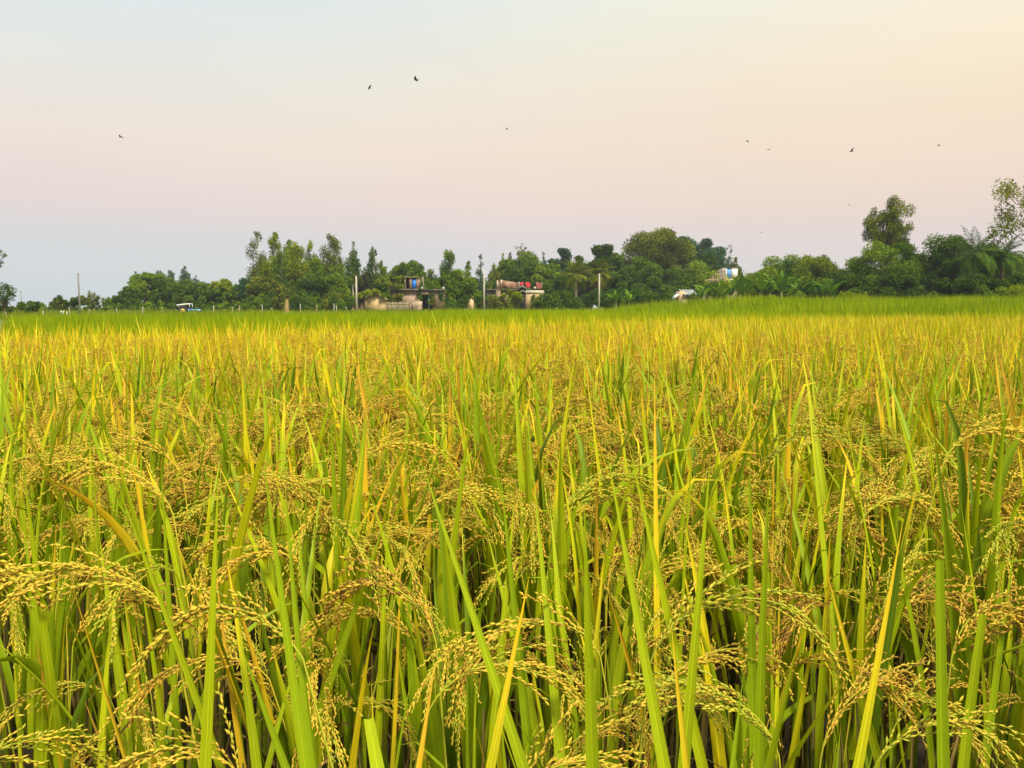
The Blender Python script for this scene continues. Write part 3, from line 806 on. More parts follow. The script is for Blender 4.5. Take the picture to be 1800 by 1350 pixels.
for (tx, ty, lx, ly, wpx, tone, dry, cut) in HERO_LEAF:
    D = min(max(0.0150 * F / wpx, 0.70), 1.12)
    if ty < 780: D = max(D, 1.25)
    Dt = D + rng.uniform(-.03, .05)
    a, b = at(lx, ly, D), at(tx, ty, Dt)
    # carry the blade on down to its sheath
    d = (b - a)
    ext = max(a[2] - 0.22, 0.0) / max(d[2], 0.05)
    a2 = a - d * ext
    ln = float(np.linalg.norm(b - a2)) / (1.0)
    tgv = (b - a2) / np.linalg.norm(b - a2)
    wr = wpx * D / F
    m_n = 12
    s = np.linspace(0, 1, m_n + 1)
    bow = rng.normal(0, 0.02)
    sidev = np.cross(tgv, [0, 1.0, 0]); sidev /= np.linalg.norm(sidev)
    yaw = rng.normal(0, 0.35)
    sidev = sidev * math.cos(yaw) + np.cross(tgv, sidev) * math.sin(yaw)
    nrm = np.cross(sidev, tgv)
    P = a2 + (b - a2) * s[:, None] + nrm * (bow * np.sin(s * PI))[:, None] + sidev * (rng.normal(0, 0.006) * np.sin(s * PI))[:, None]
    sw = s * cut
    w = wr * (0.42 + 0.58 * np.clip(sw / 0.45, 0, 1) ** 0.8) * (1 - sw ** 2.6) / 2 * 1.12
    root_i = int(np.argmin([(rt[0] - a2[0]) ** 2 + (rt[1] - a2[1]) ** 2 for rt, _ in hero_roots]))
    (rx, ry), e = hero_roots[root_i]
    P[:, 0] -= rx; P[:, 1] -= ry
    V = np.stack([P - sidev * w[:, None], P + nrm * (w * 0.45)[:, None], P + sidev * w[:, None]], 1)
    A = np.zeros((m_n + 1, 3, 4)); A[..., 0] = s[:, None]; A[..., 1] = tone; A[..., 2] = np.array([0, .5, 1]); A[..., 3] = dry
    i, j = np.meshgrid(np.arange(m_n), np.arange(2), indexing='ij')
    q = np.stack([i * 3 + j, i * 3 + j + 1, (i + 1) * 3 + j + 1, (i + 1) * 3 + j], -1).reshape(-1, 4)
    mb = MB(); mb.add(V.reshape(-1, 3), q, A.reshape(-1, 4))
    # sheath: from the blade's base to the root
    sh = np.array([P[0], P[0] * [0.5, 0.5, 0.55], [P[0][0] * .08, P[0][1] * .08, 0.0]])
    mb.tube(sh, [wr * .22, wr * .2, .003], 5, A=(0.1, max(tone - .2, 0.05), 0.5, 0), cap=False)
    mb.build('leaf_blade', M['rice_leaf'], e, smooth=True)

# ------------------------------------------------------------------ near rows: individual plants
N_IND = 300 - len(HERO_PAN)
inview = (np.abs(pts[:, 0]) < 0.64 * pts[:, 1] + 0.12)
order = np.argsort(np.where(inview, pts[:, 1], 1e9))
ind = order[:N_IND]
hr = np.array([rt for rt, _ in hero_roots])
LOOK = ['with six grain heads among mixed green blades', 'with six grain heads and yellowing blades', 'with dense deep green blades, five grain heads',
        'with six grain heads among lime blades', 'heavy with seven drooping grain heads', 'with many green blades, five grain heads', 'with six grain heads, evenly green blades',
        'with six grain heads, the yellowest blades', 'with four grain heads among green blades', 'with six grain heads, slightly yellow blades', 'with six grain heads under thin blades',
        'with five grain heads, upright lime blades']
def zone(x, y):
    px = 900 + x / y * F
    sidew = 'far left' if px < 360 else 'left of centre' if px < 720 else 'centre' if px < 1080 else 'right of centre' if px < 1440 else 'far right'
    row = ', front rows, ' if y < 1.6 else ', second row band, ' if y < 2.6 else ', third row band, '
    return row + sidew
done = set()
for k in ind:
    x, y = pts[k]
    if y < 1.5 and ((hr - [x, y]) ** 2).sum(1).min() < 0.07 ** 2:
        done.add(int(k)); continue
    v = int(rng.integers(0, NV))
    s_ = rng.uniform(0.92, 1.06)
    if y < 1.35:
        s_ *= 0.80 + 0.15 * (y - 0.9) / 0.45
    rz = rng.uniform(0, 2 * PI)
    e = empty('rice_plant', (x, y, 0), 'rice plant ' + LOOK[v] + zone(x, y), 'rice plant', 'rice plants of the near rows', rz, s_)
    done.add(int(k))
    meshobj('stems', STEM_ME[v], e)
    if y < 1.75:
        for me in BLADE_ME[v]:
            meshobj('leaf_blade', me, e)
    else:
        meshobj('foliage', FOL_ME[v], e)
    for (pi, pos, a, ps) in SPEC[v][1]:
        meshobj('panicle', PAN_ME[pi], e, pos, a, ps)

# ------------------------------------------------------------------ the crop behind them, one continuous mass
rest = np.array([k for k in range(len(pts)) if k not in done])
q = pts[rest]; qpx = ppx[rest]
which = rng.integers(0, NV, len(rest))
rz = rng.uniform(0, 2 * PI, len(rest))
scl = rng.uniform(0.94, 1.07, len(rest)) * np.interp(q[:, 1], [3, 8], [1.0, 1.02])
edge = edge_D(qpx)
gold = np.clip((q[:, 1] - 3.0) / 3.5, 0, 1) * np.interp(qpx, [0, 500, 1000, 1800], [0.40, 0.36, 0.30, 0.24]) + rng.normal(0, 0.05, len(rest))
crop = MB()
zer = np.zeros(len(rest))
gt = rng.normal(0, 0.06, len(rest))
for src, sel in ((FAR, q[:, 1] < 7.5), (FAR2, q[:, 1] >= 7.5)):
    scatter(crop, [flat(a) for a, b in src], which[sel], q[sel], zer[sel], rz[sel], scl[sel], gold[sel], 0)
    scatter(crop, [flat(b) for a, b in src], which[sel], q[sel], zer[sel], rz[sel], scl[sel], gt[sel], 1)
tag(crop.build('rice_crop', [M['rice_leaf'], M['grain']]), 'golden ripe rice crop filling the field behind the near rows', 'rice crop', kind='stuff')

# ------------------------------------------------------------------ green rice plots and grass
def tuft(r, n, h, w, spreadr, seg=3, lean=.25, tone=(0.5, .2)):
    ph = r.uniform(0, 2 * PI, n)
    rad = r.uniform(0, spreadr, n)
    base = np.stack([np.cos(ph) * rad, np.sin(ph) * rad, np.zeros(n)], 1)
    V, Q, A = blades(base, ph, np.abs(r.normal(lean * .5, lean * .4, n)), np.abs(r.normal(.2, .35, n)), h * r.uniform(.7, 1.08, n), w * r.uniform(.7, 1.2, n), np.clip(r.normal(tone[0], tone[1], n), 0, 1), 0, n=seg, across=2)
    return V, [Q], A

def field(name, label, cat, xs, zs, hs, mat, protos, tone=None):
    mb = MB()
    nn_ = len(xs)
    scatter(mb, protos, rng.integers(0, len(protos), nn_), xs, zs, rng.uniform(0, 2 * PI, nn_), hs, tone if tone is not None else rng.normal(0, .08, nn_))
    return tag(mb.build(name, mat), label, cat, kind='stuff')

def grid(y0, y1, sp, half, jit=.3):
    P_ = []
    y = y0
    while y < y1:
        xm = half(y)
        n = int(2 * xm / sp)
        xs = np.linspace(-xm, xm, n) + rng.normal(0, sp * jit, n)
        P_.append(np.stack([xs, y + rng.normal(0, sp * jit, n)], 1))
        y += sp
    return np.concatenate(P_)

r = np.random.default_rng(41)
T1 = [tuft(r, 16, 1.0, 0.016, 0.06, 3, .22) for _ in range(6)]
g = grid(7.0, 31, 0.21, lambda y: .70 * y + 2.5)
gp = 900 + g[:, 0] / g[:, 1] * F
sel = (g[:, 1] > edge_D(gp) + 0.7) & (gp > 20 + rng.normal(0, 8, len(gp)))
g, gp = g[sel], gp[sel]
hgt = np.interp(gp, [0, 400, 900, 1400, 1900], [0.98, 1.06, 1.09, 1.08, 1.08]) * np.interp(g[:, 1], [8, 16, 25], [1.0, 1, 1.0]) * rng.uniform(.93, 1.03, len(g))
field('green_rice', 'strip of still green rice between the golden crop and the village', 'green rice', g, np.zeros(len(g)), hgt * (1 + .03 * np.sin(g[:, 0] * 1.3 + 2 * np.sin(g[:, 1] * .7))), M['green_rice'], T1, rng.normal(0, .1, len(g)) + .14 * np.sin(g[:, 0] * .8 + np.sin(g[:, 1] * 1.1) * 1.7) + .1 * np.sin(g[:, 0] * .23 + 1))

r = np.random.default_rng(42)
T2 = [tuft(r, 20, 1.0, 0.028, 0.20, 3, .3) for _ in range(6)]
g = grid(19, 62, 0.42, lambda y: .75 * y + 4)
gp = 900 + g[:, 0] / g[:, 1] * F
lim = np.interp(g[:, 1], [19, 30, 45, 62], [1250, 1000, 820, 750])
sel = gp > lim + rng.normal(0, 12, len(gp))
g, gp = g[sel], gp[sel]
hgt = np.clip((gp - np.interp(g[:, 1], [19, 30, 45, 62], [1250, 1000, 820, 750])) / 480, 0.55, 1) * np.interp(g[:, 1], [19, 62], [1.12, 2.0]) * rng.uniform(.86, 1.08, len(g))
field('tall_grass', 'bright green tall grass growing at the right in front of the village', 'tall grass', g, np.zeros(len(g)), hgt * (1 + .05 * np.sin(g[:, 0] * .9 + 2 * np.sin(g[:, 1] * .3))), M['tall_grass'], T2, rng.normal(0, .1, len(g)) + .16 * np.sin(g[:, 0] * .45 + np.sin(g[:, 1] * .4) * 2) + .08)

r = np.random.default_rng(43)
T3 = [tuft(r, 12, 1.0, 0.06, 0.35, 3, .5, (.45, .25)) for _ in range(6)]
g = grid(64, 128, 1.0, lambda y: .70 * y + 4)
hgt = rng.uniform(.6, 1.1, len(g)) * np.interp(g[:, 1], [64, 90, 128], [.6, .8, .95])
field('scrub_grass', 'rough low grass on the open ground before the village', 'grass', g, np.zeros(len(g)), hgt, M['scrub'], T3)

gb = MB()
gb.add([(-700, -60, 0), (700, -60, 0), (700, 760, 0), (-700, 760, 0)], np.array([(0, 1, 2, 3)]))
tag(gb.build('ground', M['ground']), kind='structure')
# low earth bund between the golden crop and the green plot
bd = MB()
pxs = np.linspace(-700, 2500, 60)
line = np.array([((px_ - 900) / F * (edge_D(px_) + .28), edge_D(px_) + .28) for px_ in pxs])
prof = [(-.28, -.01), (-.16, .16), (0, .20), (.16, .15), (.28, -.01)]
V = np.array([[(x, y + dy, z + (rng.normal(0, .012) if z > 0 else 0)) for dy, z in prof] for x, y in line])
i, j = np.meshgrid(np.arange(59), np.arange(4), indexing='ij')
bd.add(V.reshape(-1, 3), np.stack([i * 5 + j, (i + 1) * 5 + j, (i + 1) * 5 + j + 1, i * 5 + j + 1], -1).reshape(-1, 4))
tag(bd.build('earth_bund', M['mud_dark'], smooth=True), kind='structure')

# ------------------------------------------------------------------ trees
def cards(r, centres, radii, per, size, droop=0.0, aspect=0.55, squash=(1, 1, 1), shell=0.45):
    """leaf-sized quads spread through clumps; centres (n,3), radii (n,), per (n,) counts"""
    per = np.asarray(per, int)
    idx = np.repeat(np.arange(len(centres)), per)
    m = len(idx)
    d = r.normal(size=(m, 3)); d /= np.linalg.norm(d, axis=1)[:, None]
    rr = (shell + (1 - shell) * r.uniform(size=m) ** 0.7) * np.where(r.uniform(size=m) < .12, r.uniform(1.0, 1.25, m), 1.0)
    P = centres[idx] + d * (rr * radii[idx])[:, None] * np.asarray(squash)[None]
    ax = r.normal(size=(m, 3)) * np.array([1, 1, .6]) + d * 0.7
    ax[:, 2] -= droop
    ax /= np.linalg.norm(ax, axis=1)[:, None]
    b = np.cross(ax, r.normal(size=(m, 3))); b /= np.linalg.norm(b, axis=1)[:, None]
    ln = size * r.uniform(.6, 1.3, m)[:, None]
    wd = ln * aspect
    V = np.stack([P - ax * ln * .5, P + b * wd * .5, P + ax * ln * .5, P - b * wd * .5], 1)
    tone_c = r.uniform(.05, .9, len(centres))
    A = np.zeros((m, 4, 4)); A[..., 0] = .5; A[..., 1] = np.clip(tone_c[idx] + r.normal(0, .18, m), 0, 1)[:, None]; A[..., 2] = .5
    Q = np.arange(m * 4).reshape(-1, 4)
    return V.reshape(-1, 3), Q, A.reshape(-1, 4)

def limb(mb, r, a, b, r0, r1, n=6, wob=.05, k=6):
    a, b = np.asarray(a, float), np.asarray(b, float)
    s = np.linspace(0, 1, n)[:, None]
    ln = np.linalg.norm(b - a)
    w = r.normal(size=(n, 3)) * wob * ln * np.sin(s * PI)
    mb.tube(a + (b - a) * s + w, np.linspace(r0, r1, n), k)

TREES = 'trees round the village'
tree_seed = [500]
def tree(kind, px, top, w, D, label, mat, dens=1.0, cb=None, pale=False, cat='tree', name='tree', lean=0.0, card=None, group=TREES, rcs=0.62):
    tree_seed[0] += 1
    r = np.random.default_rng(tree_seed[0])
    tp = at(px, top, D)
    H, W = float(tp[2]), w / F * D * {'tall': 1.25, 'sparse': 1.1}.get(kind, 1.3)
    e = empty(name, (tp[0], D, 0), label, cat, group, 0)
    tk, cr = MB(), MB()
    sz = card or max(0.20, 0.0024 * D)
    rad_t = max(0.05, 0.020 * H)
    if kind == 'tall':        # eucalyptus: slim irregular column of drooping foliage on a bare stem
        cb = .34 if cb is None else cb
        n = int(20 + r.integers(0, 7))
        hh = np.sort(r.uniform(cb, .965, n))
        prof = np.interp((hh - cb) / (1 - cb), [0, .3, .65, 1], [.70, 1.0, .72, .14])
        a = r.uniform(0, 2 * PI, n)
        off = prof * W * .30 * r.uniform(.4, 1.25, n)
        C_ = np.stack([np.cos(a) * off + lean * hh * H, np.sin(a) * off, hh * H], 1)
        rc = np.clip(W * .24 * prof * r.uniform(.75, 1.3, n), .25, None)
        per = np.clip(dens * 44 * (rc / sz) ** 2 * 1.25, 16, 800)
        cr.add(*cards(r, C_, rc, per, sz, droop=.9, aspect=.42, squash=(1, 1, 1.5), shell=.2))
        axis = np.array([[r.normal(0, .012) * H * q + lean * q * H, r.normal(0, .012) * H * q, q * H * .95] for q in np.linspace(0, 1, 9)])
        tk.tube(axis, np.linspace(rad_t * .75, .03, 9), 7)
        for c in C_:
            q = max(c[2] / H - .13, .15)
            limb(tk, r, (lean * q * H, 0, q * H), c, rad_t * .28, .02, 4, .04, 4)
    elif kind in ('broad', 'sparse'):
        cb = (.30 if kind == 'broad' else .42) if cb is None else cb
        n = int((34 if kind == 'broad' else 66) + r.integers(0, 8))
        d = r.normal(size=(n, 3)); d /= np.linalg.norm(d, axis=1)[:, None]
        zc, zr = H * (cb + .98) / 2, H * (.98 - cb) / 2
        rr = r.uniform(.35, .88, n)
        C_ = d * rr[:, None] * np.array([W / 2, W / 2, zr]) + np.array([lean * H, 0, zc])
        base_r = min(W * .5, zr * 1.1)
        rc = base_r * r.uniform(.22, .40, n) * (1 if kind == 'broad' else rcs)
        C_[:, 2] *= H / max((C_[:, 2] + rc * .7).max(), .1)
        per = np.clip(dens * (50 if kind == 'broad' else 24) * (rc / sz) ** 2 * 1.1, 12, 900)
        cr.add(*cards(r, C_, rc, per, sz, droop=.15 if kind == 'broad' else .7, aspect=.62 if kind == 'broad' else .42, squash=(1, 1, .8 if kind == 'broad' else 1.1), shell=.25))
        rad_t *= 1 if kind == 'broad' else .6
        fork = np.array([lean * H * .4, 0, max(H * cb * .9, .25)])
        limb(tk, r, (0, 0, 0), fork, rad_t * 1.35, rad_t, 5, .04, 8)
        for c in C_[: n if kind == 'sparse' else 14]:
            mid = fork + (c - fork) * .5 + np.array([0, 0, .08 * H])
            limb(tk, r, fork, mid, rad_t * .55, rad_t * .3, 4, .05, 5)
            limb(tk, r, mid, c, rad_t * .3, .02, 4, .06, 4)
    else:                     # shrub / bush: leafy to the ground
        n = int(14 + r.integers(0, 5))
        a = r.uniform(0, 2 * PI, n)
        q = np.sqrt(r.uniform(0, 1, n)) * .8
        hz = (r.uniform(.10, .88, n)) * np.sqrt(np.clip(1 - q ** 2 * .8, .1, 1))
        C_ = np.stack([np.cos(a) * q * W / 2, np.sin(a) * q * W / 2, hz * H * .92], 1)
        rc = min(W * .5, H * .6) * r.uniform(.24, .44, n)
        C_[:, 2] *= H / max((C_[:, 2] + rc * .8).max(), .1)
        per = np.clip(dens * 36 * (rc / sz) ** 2 * 1.1, 12, 700)
        cr.add(*cards(r, C_, rc, per, sz, droop=.0, aspect=.55, shell=.3))
        for c in C_[:7]:
            limb(tk, r, (r.normal(0, .05), r.normal(0, .05), 0), c, max(.02, H * .012), .01, 4, .05, 4)
    tk.build('trunk' if kind != 'bush' else 'stems', M['pale_bark'] if pale else M['bark'], e, smooth=True)
    cr.build('crown' if kind != 'bush' else 'foliage', M[mat], e)
    return e

def palm(px, top, w, D, label, skirt=None, stem=.12):
    tree_seed[0] += 1
    r = np.random.default_rng(tree_seed[0])
    tp = at(px, top, D)
    H, W = float(tp[2]), w / F * D
    e = empty('palm_tree', (tp[0], D, 0), label, 'palm tree', TREES)
    fl = W * .56
    hub = H - fl * .62
    tk = MB()
    zt = np.linspace(0, hub, 14)
    tk.tube(np.stack([np.sin(zt * .4) * .05, 0 * zt, zt], 1), stem * 1.3 * (1 + .10 * (np.arange(14) % 2)) * np.linspace(1.15, .95, 14), 8)
    tk.build('trunk', M['palm_bark'], e, smooth=True)
    def fronds(n, e0, e1, mat, nm, length):
        mb = MB()
        for i in range(n):
            az = i * 2.39996 + r.normal(0, .2)
            el = r.uniform(e0, e1)
            nseg = 12
            s = np.linspace(0, 1, nseg + 1)
            th = el - (0.5 + .75 * math.cos(el)) * s ** 1.4
            ds = length * r.uniform(.85, 1.1) / nseg
            x = np.concatenate([[0], np.cumsum(np.cos(th[1:]) * ds)]); z = np.concatenate([[0], np.cumsum(np.sin(th[1:]) * ds)])
            P_ = np.stack([x * math.cos(az), x * math.sin(az), hub + z], 1)
            mb.tube(P_, np.linspace(.035, .008, nseg + 1), 3, A=(.5, .7, .5, 0), cap=False)
            hx = np.array([-math.sin(az), math.cos(az), 0])
            lv = []
            for j in range(2, nseg + 1):
                for sub in (0, .5):
                    pj = P_[j] * (1 - sub) + P_[j - 1] * sub
                    tg = P_[j] - P_[j - 1]; tg /= np.linalg.norm(tg)
                    up = np.cross(hx, tg)
                    for sgn in (-1, 1):
                        ll = length * .24 * math.sin(PI * min(.12 + .88 * s[j], .93)) + .12
                        dd = hx * sgn * .75 + tg * .65 + up * .25 + r.normal(size=3) * .08
                        dd /= np.linalg.norm(dd)
                        wv = np.cross(dd, up); wv /= np.linalg.norm(wv)
                        wv = wv * .04
                        mid = pj + dd * ll * .5
                        tipv = pj + dd * ll + np.array([0, 0, -.16 * ll])
                        lv.append([pj, mid + wv, tipv, mid - wv])
            lv = np.array(lv)
            A = np.zeros(lv.shape[:2] + (4,)); A[..., 0] = .5; A[..., 2] = .5
            A[..., 1] = np.clip(r.normal(.5, .25) + r.normal(0, .12, len(lv)), 0, 1)[:, None]
            mb.add(lv.reshape(-1, 3), np.arange(len(lv) * 4).reshape(-1, 4), A.reshape(-1, 4))
        mb.build(nm, M[mat], e)
    fronds(46, -.55, 1.35, 'f_olive' if skirt or px < 1500 else 'f_dark', 'crown', fl)
    if skirt:
        fronds(22, -.95, -.35, skirt, 'dead_fronds', fl * .9)
    return e

# left end of the village, left to right
tree('sparse', -14, 436, 60, 88, 'sparse dark tree cut by the left edge of the photo', 'f_dark', .9, cb=.62)
tree('sparse', 6, 496, 40, 80, 'thin twiggy sapling beneath the tree cut by the left edge', 'f_dark', .5, cb=.3)
tree('bush', 2, 530, 34, 92, 'low dark bush at the far left edge of the photo', 'f_dark', cat='bush', name='bush')
tree('bush', 28, 535, 30, 110, 'small olive bush left of the round dark bush', 'f_olive', cat='bush', name='bush')
tree('bush', 52, 528, 30, 96, 'round dark green bush standing alone at far left', 'f_dark', 1.2, cat='bush', name='bush')
tree('bush', 76, 532, 30, 112, 'lighter green bush touching the round dark bush', 'f_mid', cat='bush', name='bush')
tree('bush', 98, 524, 26, 118, 'small ragged bush between round bush and grey pole', 'f_olive', .7, cat='bush', name='bush')
tree('broad', 122, 519, 52, 120, 'low spreading dark tree just left of the grey pole', 'f_dark', 1, cb=.15)
tree('sparse', 160, 511, 40, 118, 'feathery sparse tree just right of the grey pole', 'f_olive', .7, cb=.2)
tree('bush', 150, 536, 60, 124, 'low hedge bush behind the grey pole base', 'f_mid', cat='bush', name='bush')
tree('sparse', 191, 522, 22, 150, 'tiny light tree in the sky gap at left', 'f_mid', .7, cb=.2)
tree('bush', 186, 538, 40, 128, 'low dark bush under the tiny light tree', 'f_dark', cat='bush', name='bush')
tree('tall', 238, 476, 18, 230, 'thin faded tree poking up behind the left grove', 'f_haze_teal', .6, cb=.3)
tree('tall', 279, 469, 18, 300, 'first of four far bluish trees above the left grove', 'f_haze_teal', .9, cb=.3, group='far bluish trees above the left grove')
tree('tall', 299, 474, 22, 300, 'roundest of four far bluish trees above the left grove', 'f_haze_teal', 1.1, cb=.3, group='far bluish trees above the left grove')
tree('tall', 324, 467, 27, 300, 'tallest of four far bluish trees above the left grove', 'f_haze_teal', .9, cb=.3, group='far bluish trees above the left grove')
tree('tall', 344, 484, 16, 300, 'smallest of four far bluish trees above the left grove', 'f_haze_teal', .9, cb=.3, group='far bluish trees above the left grove')
tree('broad', 224, 503, 46, 138, 'dark ragged tree at the left end of the grove', 'f_dark', 1, cb=.15)
tree('broad', 258, 478, 72, 150, 'bright green rounded tree topping the left grove', 'f_mid', 1.1, cb=.2)
tree('broad', 292, 494, 66, 142, 'dark green tree right of the bright rounded one', 'f_dark', 1.1, cb=.12)
tree('broad', 330, 497, 64, 140, 'dark dome tree behind the white tractor canopy', 'f_dark', 1.1, cb=.12)
tree('bush', 243, 526, 50, 126, 'leafy bush at the foot of the left grove', 'f_dark', cat='bush', name='bush')
tree('bush', 282, 528, 50, 124, 'bush between the left grove and the tractor', 'f_mid', .9, cat='bush', name='bush')
tree('broad', 372, 506, 50, 142, 'dark small tree right behind the blue tractor', 'f_dark', 1.1, cb=.12)
tree('broad', 393, 490, 42, 148, 'small tree with yellow green top right of the tractor', 'f_lime', .9, cb=.3)
tree('broad', 412, 499, 44, 146, 'medium green tree left of the tall eucalyptus group', 'f_mid', .9, cb=.2)
tree('bush', 366, 530, 44, 124, 'dark bush at the end of the tractor', 'f_dark', cat='bush', name='bush')
tree('bush', 400, 528, 52, 122, 'rounded bush behind the fence posts at left', 'f_mid', .9, cat='bush', name='bush')
tree('broad', 440, 488, 34, 140, 'blue green tree under the leftmost eucalyptus', 'f_haze_teal', 1.1, cb=.1)
EUC = 'tall eucalyptus trees left of the mud house'
tree('tall', 452, 403, 46, 150, 'leftmost eucalyptus, leaning left with a ragged see-through crown', 'f_olive', .6, cb=.25, pale=True, lean=-.0, group=EUC)
tree('tall', 482, 405, 40, 146, 'eucalyptus with the flat bushy top at the left', 'f_lime', 1.1, cb=.3, pale=True, group=EUC)
tree('tall', 508, 414, 34, 152, 'eucalyptus rising between two brighter ones at left', 'f_mid', 1.0, cb=.3, pale=True, group=EUC)
tree('tall', 520, 420, 40, 143, 'bright domed eucalyptus with bare white trunk below', 'f_lime', 1.1, cb=.38, pale=True, group=EUC)
tree('tall', 495, 440, 42, 142, 'lower full eucalyptus in front of the flat topped one', 'f_mid', 1.1, cb=.25, pale=True, group=EUC)
tree('tall', 544, 415, 34, 148, 'narrow bright eucalyptus in the middle of the group', 'f_lime', 1.0, cb=.3, pale=True, group=EUC)
tree('tall', 556, 446, 44, 140, 'shorter broad eucalyptus in front of the pointed one', 'f_mid', 1.1, cb=.2, pale=True, group=EUC)
tree('tall', 582, 404, 42, 148, 'pointed eucalyptus at the right end of the group', 'f_olive', .95, cb=.25, pale=True, group=EUC)
tree('tall', 594, 446, 34, 146, 'loose crowned tree below the pointed eucalyptus', 'f_mid', .7, cb=.25, pale=True, group=EUC)
tree('tall', 619, 422, 28, 155, 'lone slim eucalyptus rising above the pale pole', 'f_dark', .6, cb=.4, pale=True)
tree('sparse', 641, 470, 24, 155, 'small open tree right of the pale pole', 'f_olive', .6, cb=.4)
tree('tall', 656, 429, 25, 152, 'slim patchy eucalyptus behind the mud house', 'f_dark', .75, cb=.4, pale=True)
tree('tall', 673, 452, 22, 155, 'short tree beside the slim patchy eucalyptus', 'f_mid', 1, cb=.3)
tree('broad', 466, 486, 50, 136, 'brownish green tree beneath the eucalyptus at left', 'f_olive', 1.0, cb=.1)
tree('bush', 462, 512, 52, 128, 'dense bush below the leftmost eucalyptus', 'f_dark', 1.1, cat='bush', name='bush')
tree('bush', 496, 508, 56, 126, 'olive bush just behind the haystack', 'f_olive', 1.1, cat='bush', name='bush')
tree('bush', 530, 510, 52, 127, 'dark bush right of the haystack', 'f_dark', 1.0, cat='bush', name='bush')
tree('broad', 550, 486, 52, 134, 'dark tree filling the space under the eucalyptus', 'f_dark', 1.1, cb=.08)
tree('broad', 588, 480, 52, 136, 'leafy tree left of the vine covered mud house', 'f_mid', 1.0, cb=.1)
tree('bush', 560, 520, 46, 122, 'low bush midway between haystack and mud house', 'f_mid', 1, cat='bush', name='bush')
tree('bush', 590, 512, 44, 122, 'light green bush against the mud house left side', 'f_olive', 1, cat='bush', name='bush')
# behind the two houses in the middle
tree('tall', 697, 462, 22, 165, 'small yellow green tree left of the rounded crown', 'f_lime', .8, cb=.3)
tree('broad', 716, 457, 52, 158, 'rounded green tree behind the blue door roof room', 'f_mid', 1.1, cb=.2)
tree('broad', 640, 480, 60, 160, 'dark leafy tree behind the mud house roof', 'f_dark', 1.0, cb=.1)
tree('broad', 676, 480, 46, 158, 'bushy green tree behind the two storey house', 'f_mid', 1.0, cb=.1)
tree('tall', 757, 469, 32, 155, 'fuzzy light tree right of the blue door room', 'f_mid', .8, cb=.15)
tree('tall', 790, 434, 46, 150, 'large pointed tree standing alone in the middle', 'f_mid', 1.25, cb=.15)
tree('broad', 800, 474, 74, 134, 'big round leafy tree right of the porch', 'f_mid', 1.2, cb=.06)
tree('bush', 770, 512, 44, 130, 'bush in front of the dark porch', 'f_olive', .9, cat='bush', name='bush')
tree('tall', 823, 457, 19, 165, 'slim dark tree right of the large pointed tree', 'f_mid', 1, cb=.3)
tree('tall', 845, 444, 20, 170, 'thin see-through tree behind the middle pole', 'f_haze_teal', .5, cb=.25)
tree('tall', 868, 459, 22, 165, 'ragged tree left of the brick terrace', 'f_olive', .8, cb=.2)
tree('tall', 883, 443, 22, 172, 'slim green tree above the brick terrace', 'f_mid', .9, cb=.25)
tree('tall', 897, 438, 19, 176, 'second slim tree above the brick terrace', 'f_haze_teal', .9, cb=.25)
tree('sparse', 917, 427, 30, 175, 'tree with a bare twiggy top above the terrace', 'f_olive', .5, cb=.5)
tree('broad', 915, 443, 66, 168, 'broad green tree behind the brick terrace house', 'f_mid', 1.1, cb=.2)
tree('tall', 940, 444, 20, 175, 'dark tipped tree right of the broad terrace tree', 'f_dark', 1, cb=.3)
tree('tall', 955, 441, 20, 230, 'faded thin tree in the gap behind the red cloths', 'f_haze_teal', .5, cb=.3)
tree('broad', 985, 436, 42, 185, 'blue green dome tree right of the red cloths', 'f_haze_teal', 1.1, cb=.2)
tree('broad', 964, 462, 52, 160, 'green tree directly behind the red cloths', 'f_mid', 1.1, cb=.12)
tree('broad', 905, 474, 60, 150, 'dark tree rising just over the brick parapet', 'f_dark', 1.1, cb=.1)
tree('broad', 1018, 449, 54, 172, 'dark tree above the left palm', 'f_dark', 1.1, cb=.15)
tree('broad', 1062, 429, 52, 168, 'tall dark crowned tree above the orange skirted palm', 'f_dark', 1.1, cb=.2)
tree('tall', 1084, 444, 20, 178, 'small pointed dark tree right of the tall crown', 'f_dark', 1, cb=.25)
tree('tall', 1096, 441, 16, 180, 'narrow tree between tall crown and olive giant', 'f_mid', 1, cb=.25)
tree('broad', 985, 482, 56, 146, 'dark bushy tree left of the left palm', 'f_dark', 1.1, cb=.05)
tree('broad', 1085, 474, 70, 150, 'deep green tree right of the orange skirted palm', 'f_dark', 1.2, cb=.05)
palm(1012, 462, 60, 138, 'green date palm with drooping fronds left of the poles', stem=.20)
palm(1054, 460, 56, 140, 'date palm with a skirt of orange dead fronds', 'f_brown', stem=.18)
tree('broad', 1152, 402, 92, 175, 'tallest olive green tree in the middle of the grove', 'f_olive', .95, cb=.25)
tree('broad', 1118, 450, 62, 158, 'mid green tree at the foot of the olive giant', 'f_mid', 1.1, cb=.08)
tree('broad', 1200, 416, 66, 215, 'bluish tree with open crown right of the olive giant', 'f_haze_teal', .7, cb=.2)
tree('broad', 1242, 420, 58, 205, 'smooth bluish dome tree at the grove right end', 'f_haze_teal', 1.2, cb=.15)
tree('sparse', 1278, 431, 26, 230, 'wispy tree at the right end of the grove', 'f_haze_teal', .45, cb=.2)
tree('broad', 1170, 462, 84, 152, 'wide dark tree with tangled lower branches', 'f_dark', 1.15, cb=.04)
tree('broad', 1225, 458, 72, 150, 'green tree just left of the lattice frame', 'f_mid', 1.1, cb=.05)
tree('broad', 1140, 490, 60, 142, 'dark bush-like tree low in the grove centre', 'f_dark', 1.2, cb=.02)
tree('broad', 1196, 494, 56, 140, 'low dark tree above the tin roof hut', 'f_dark', 1.2, cb=.02)
tree('tall', 1291, 452, 34, 160, 'narrow brown green tree behind the blue door tower', 'f_olive', 1.0, cb=.2)
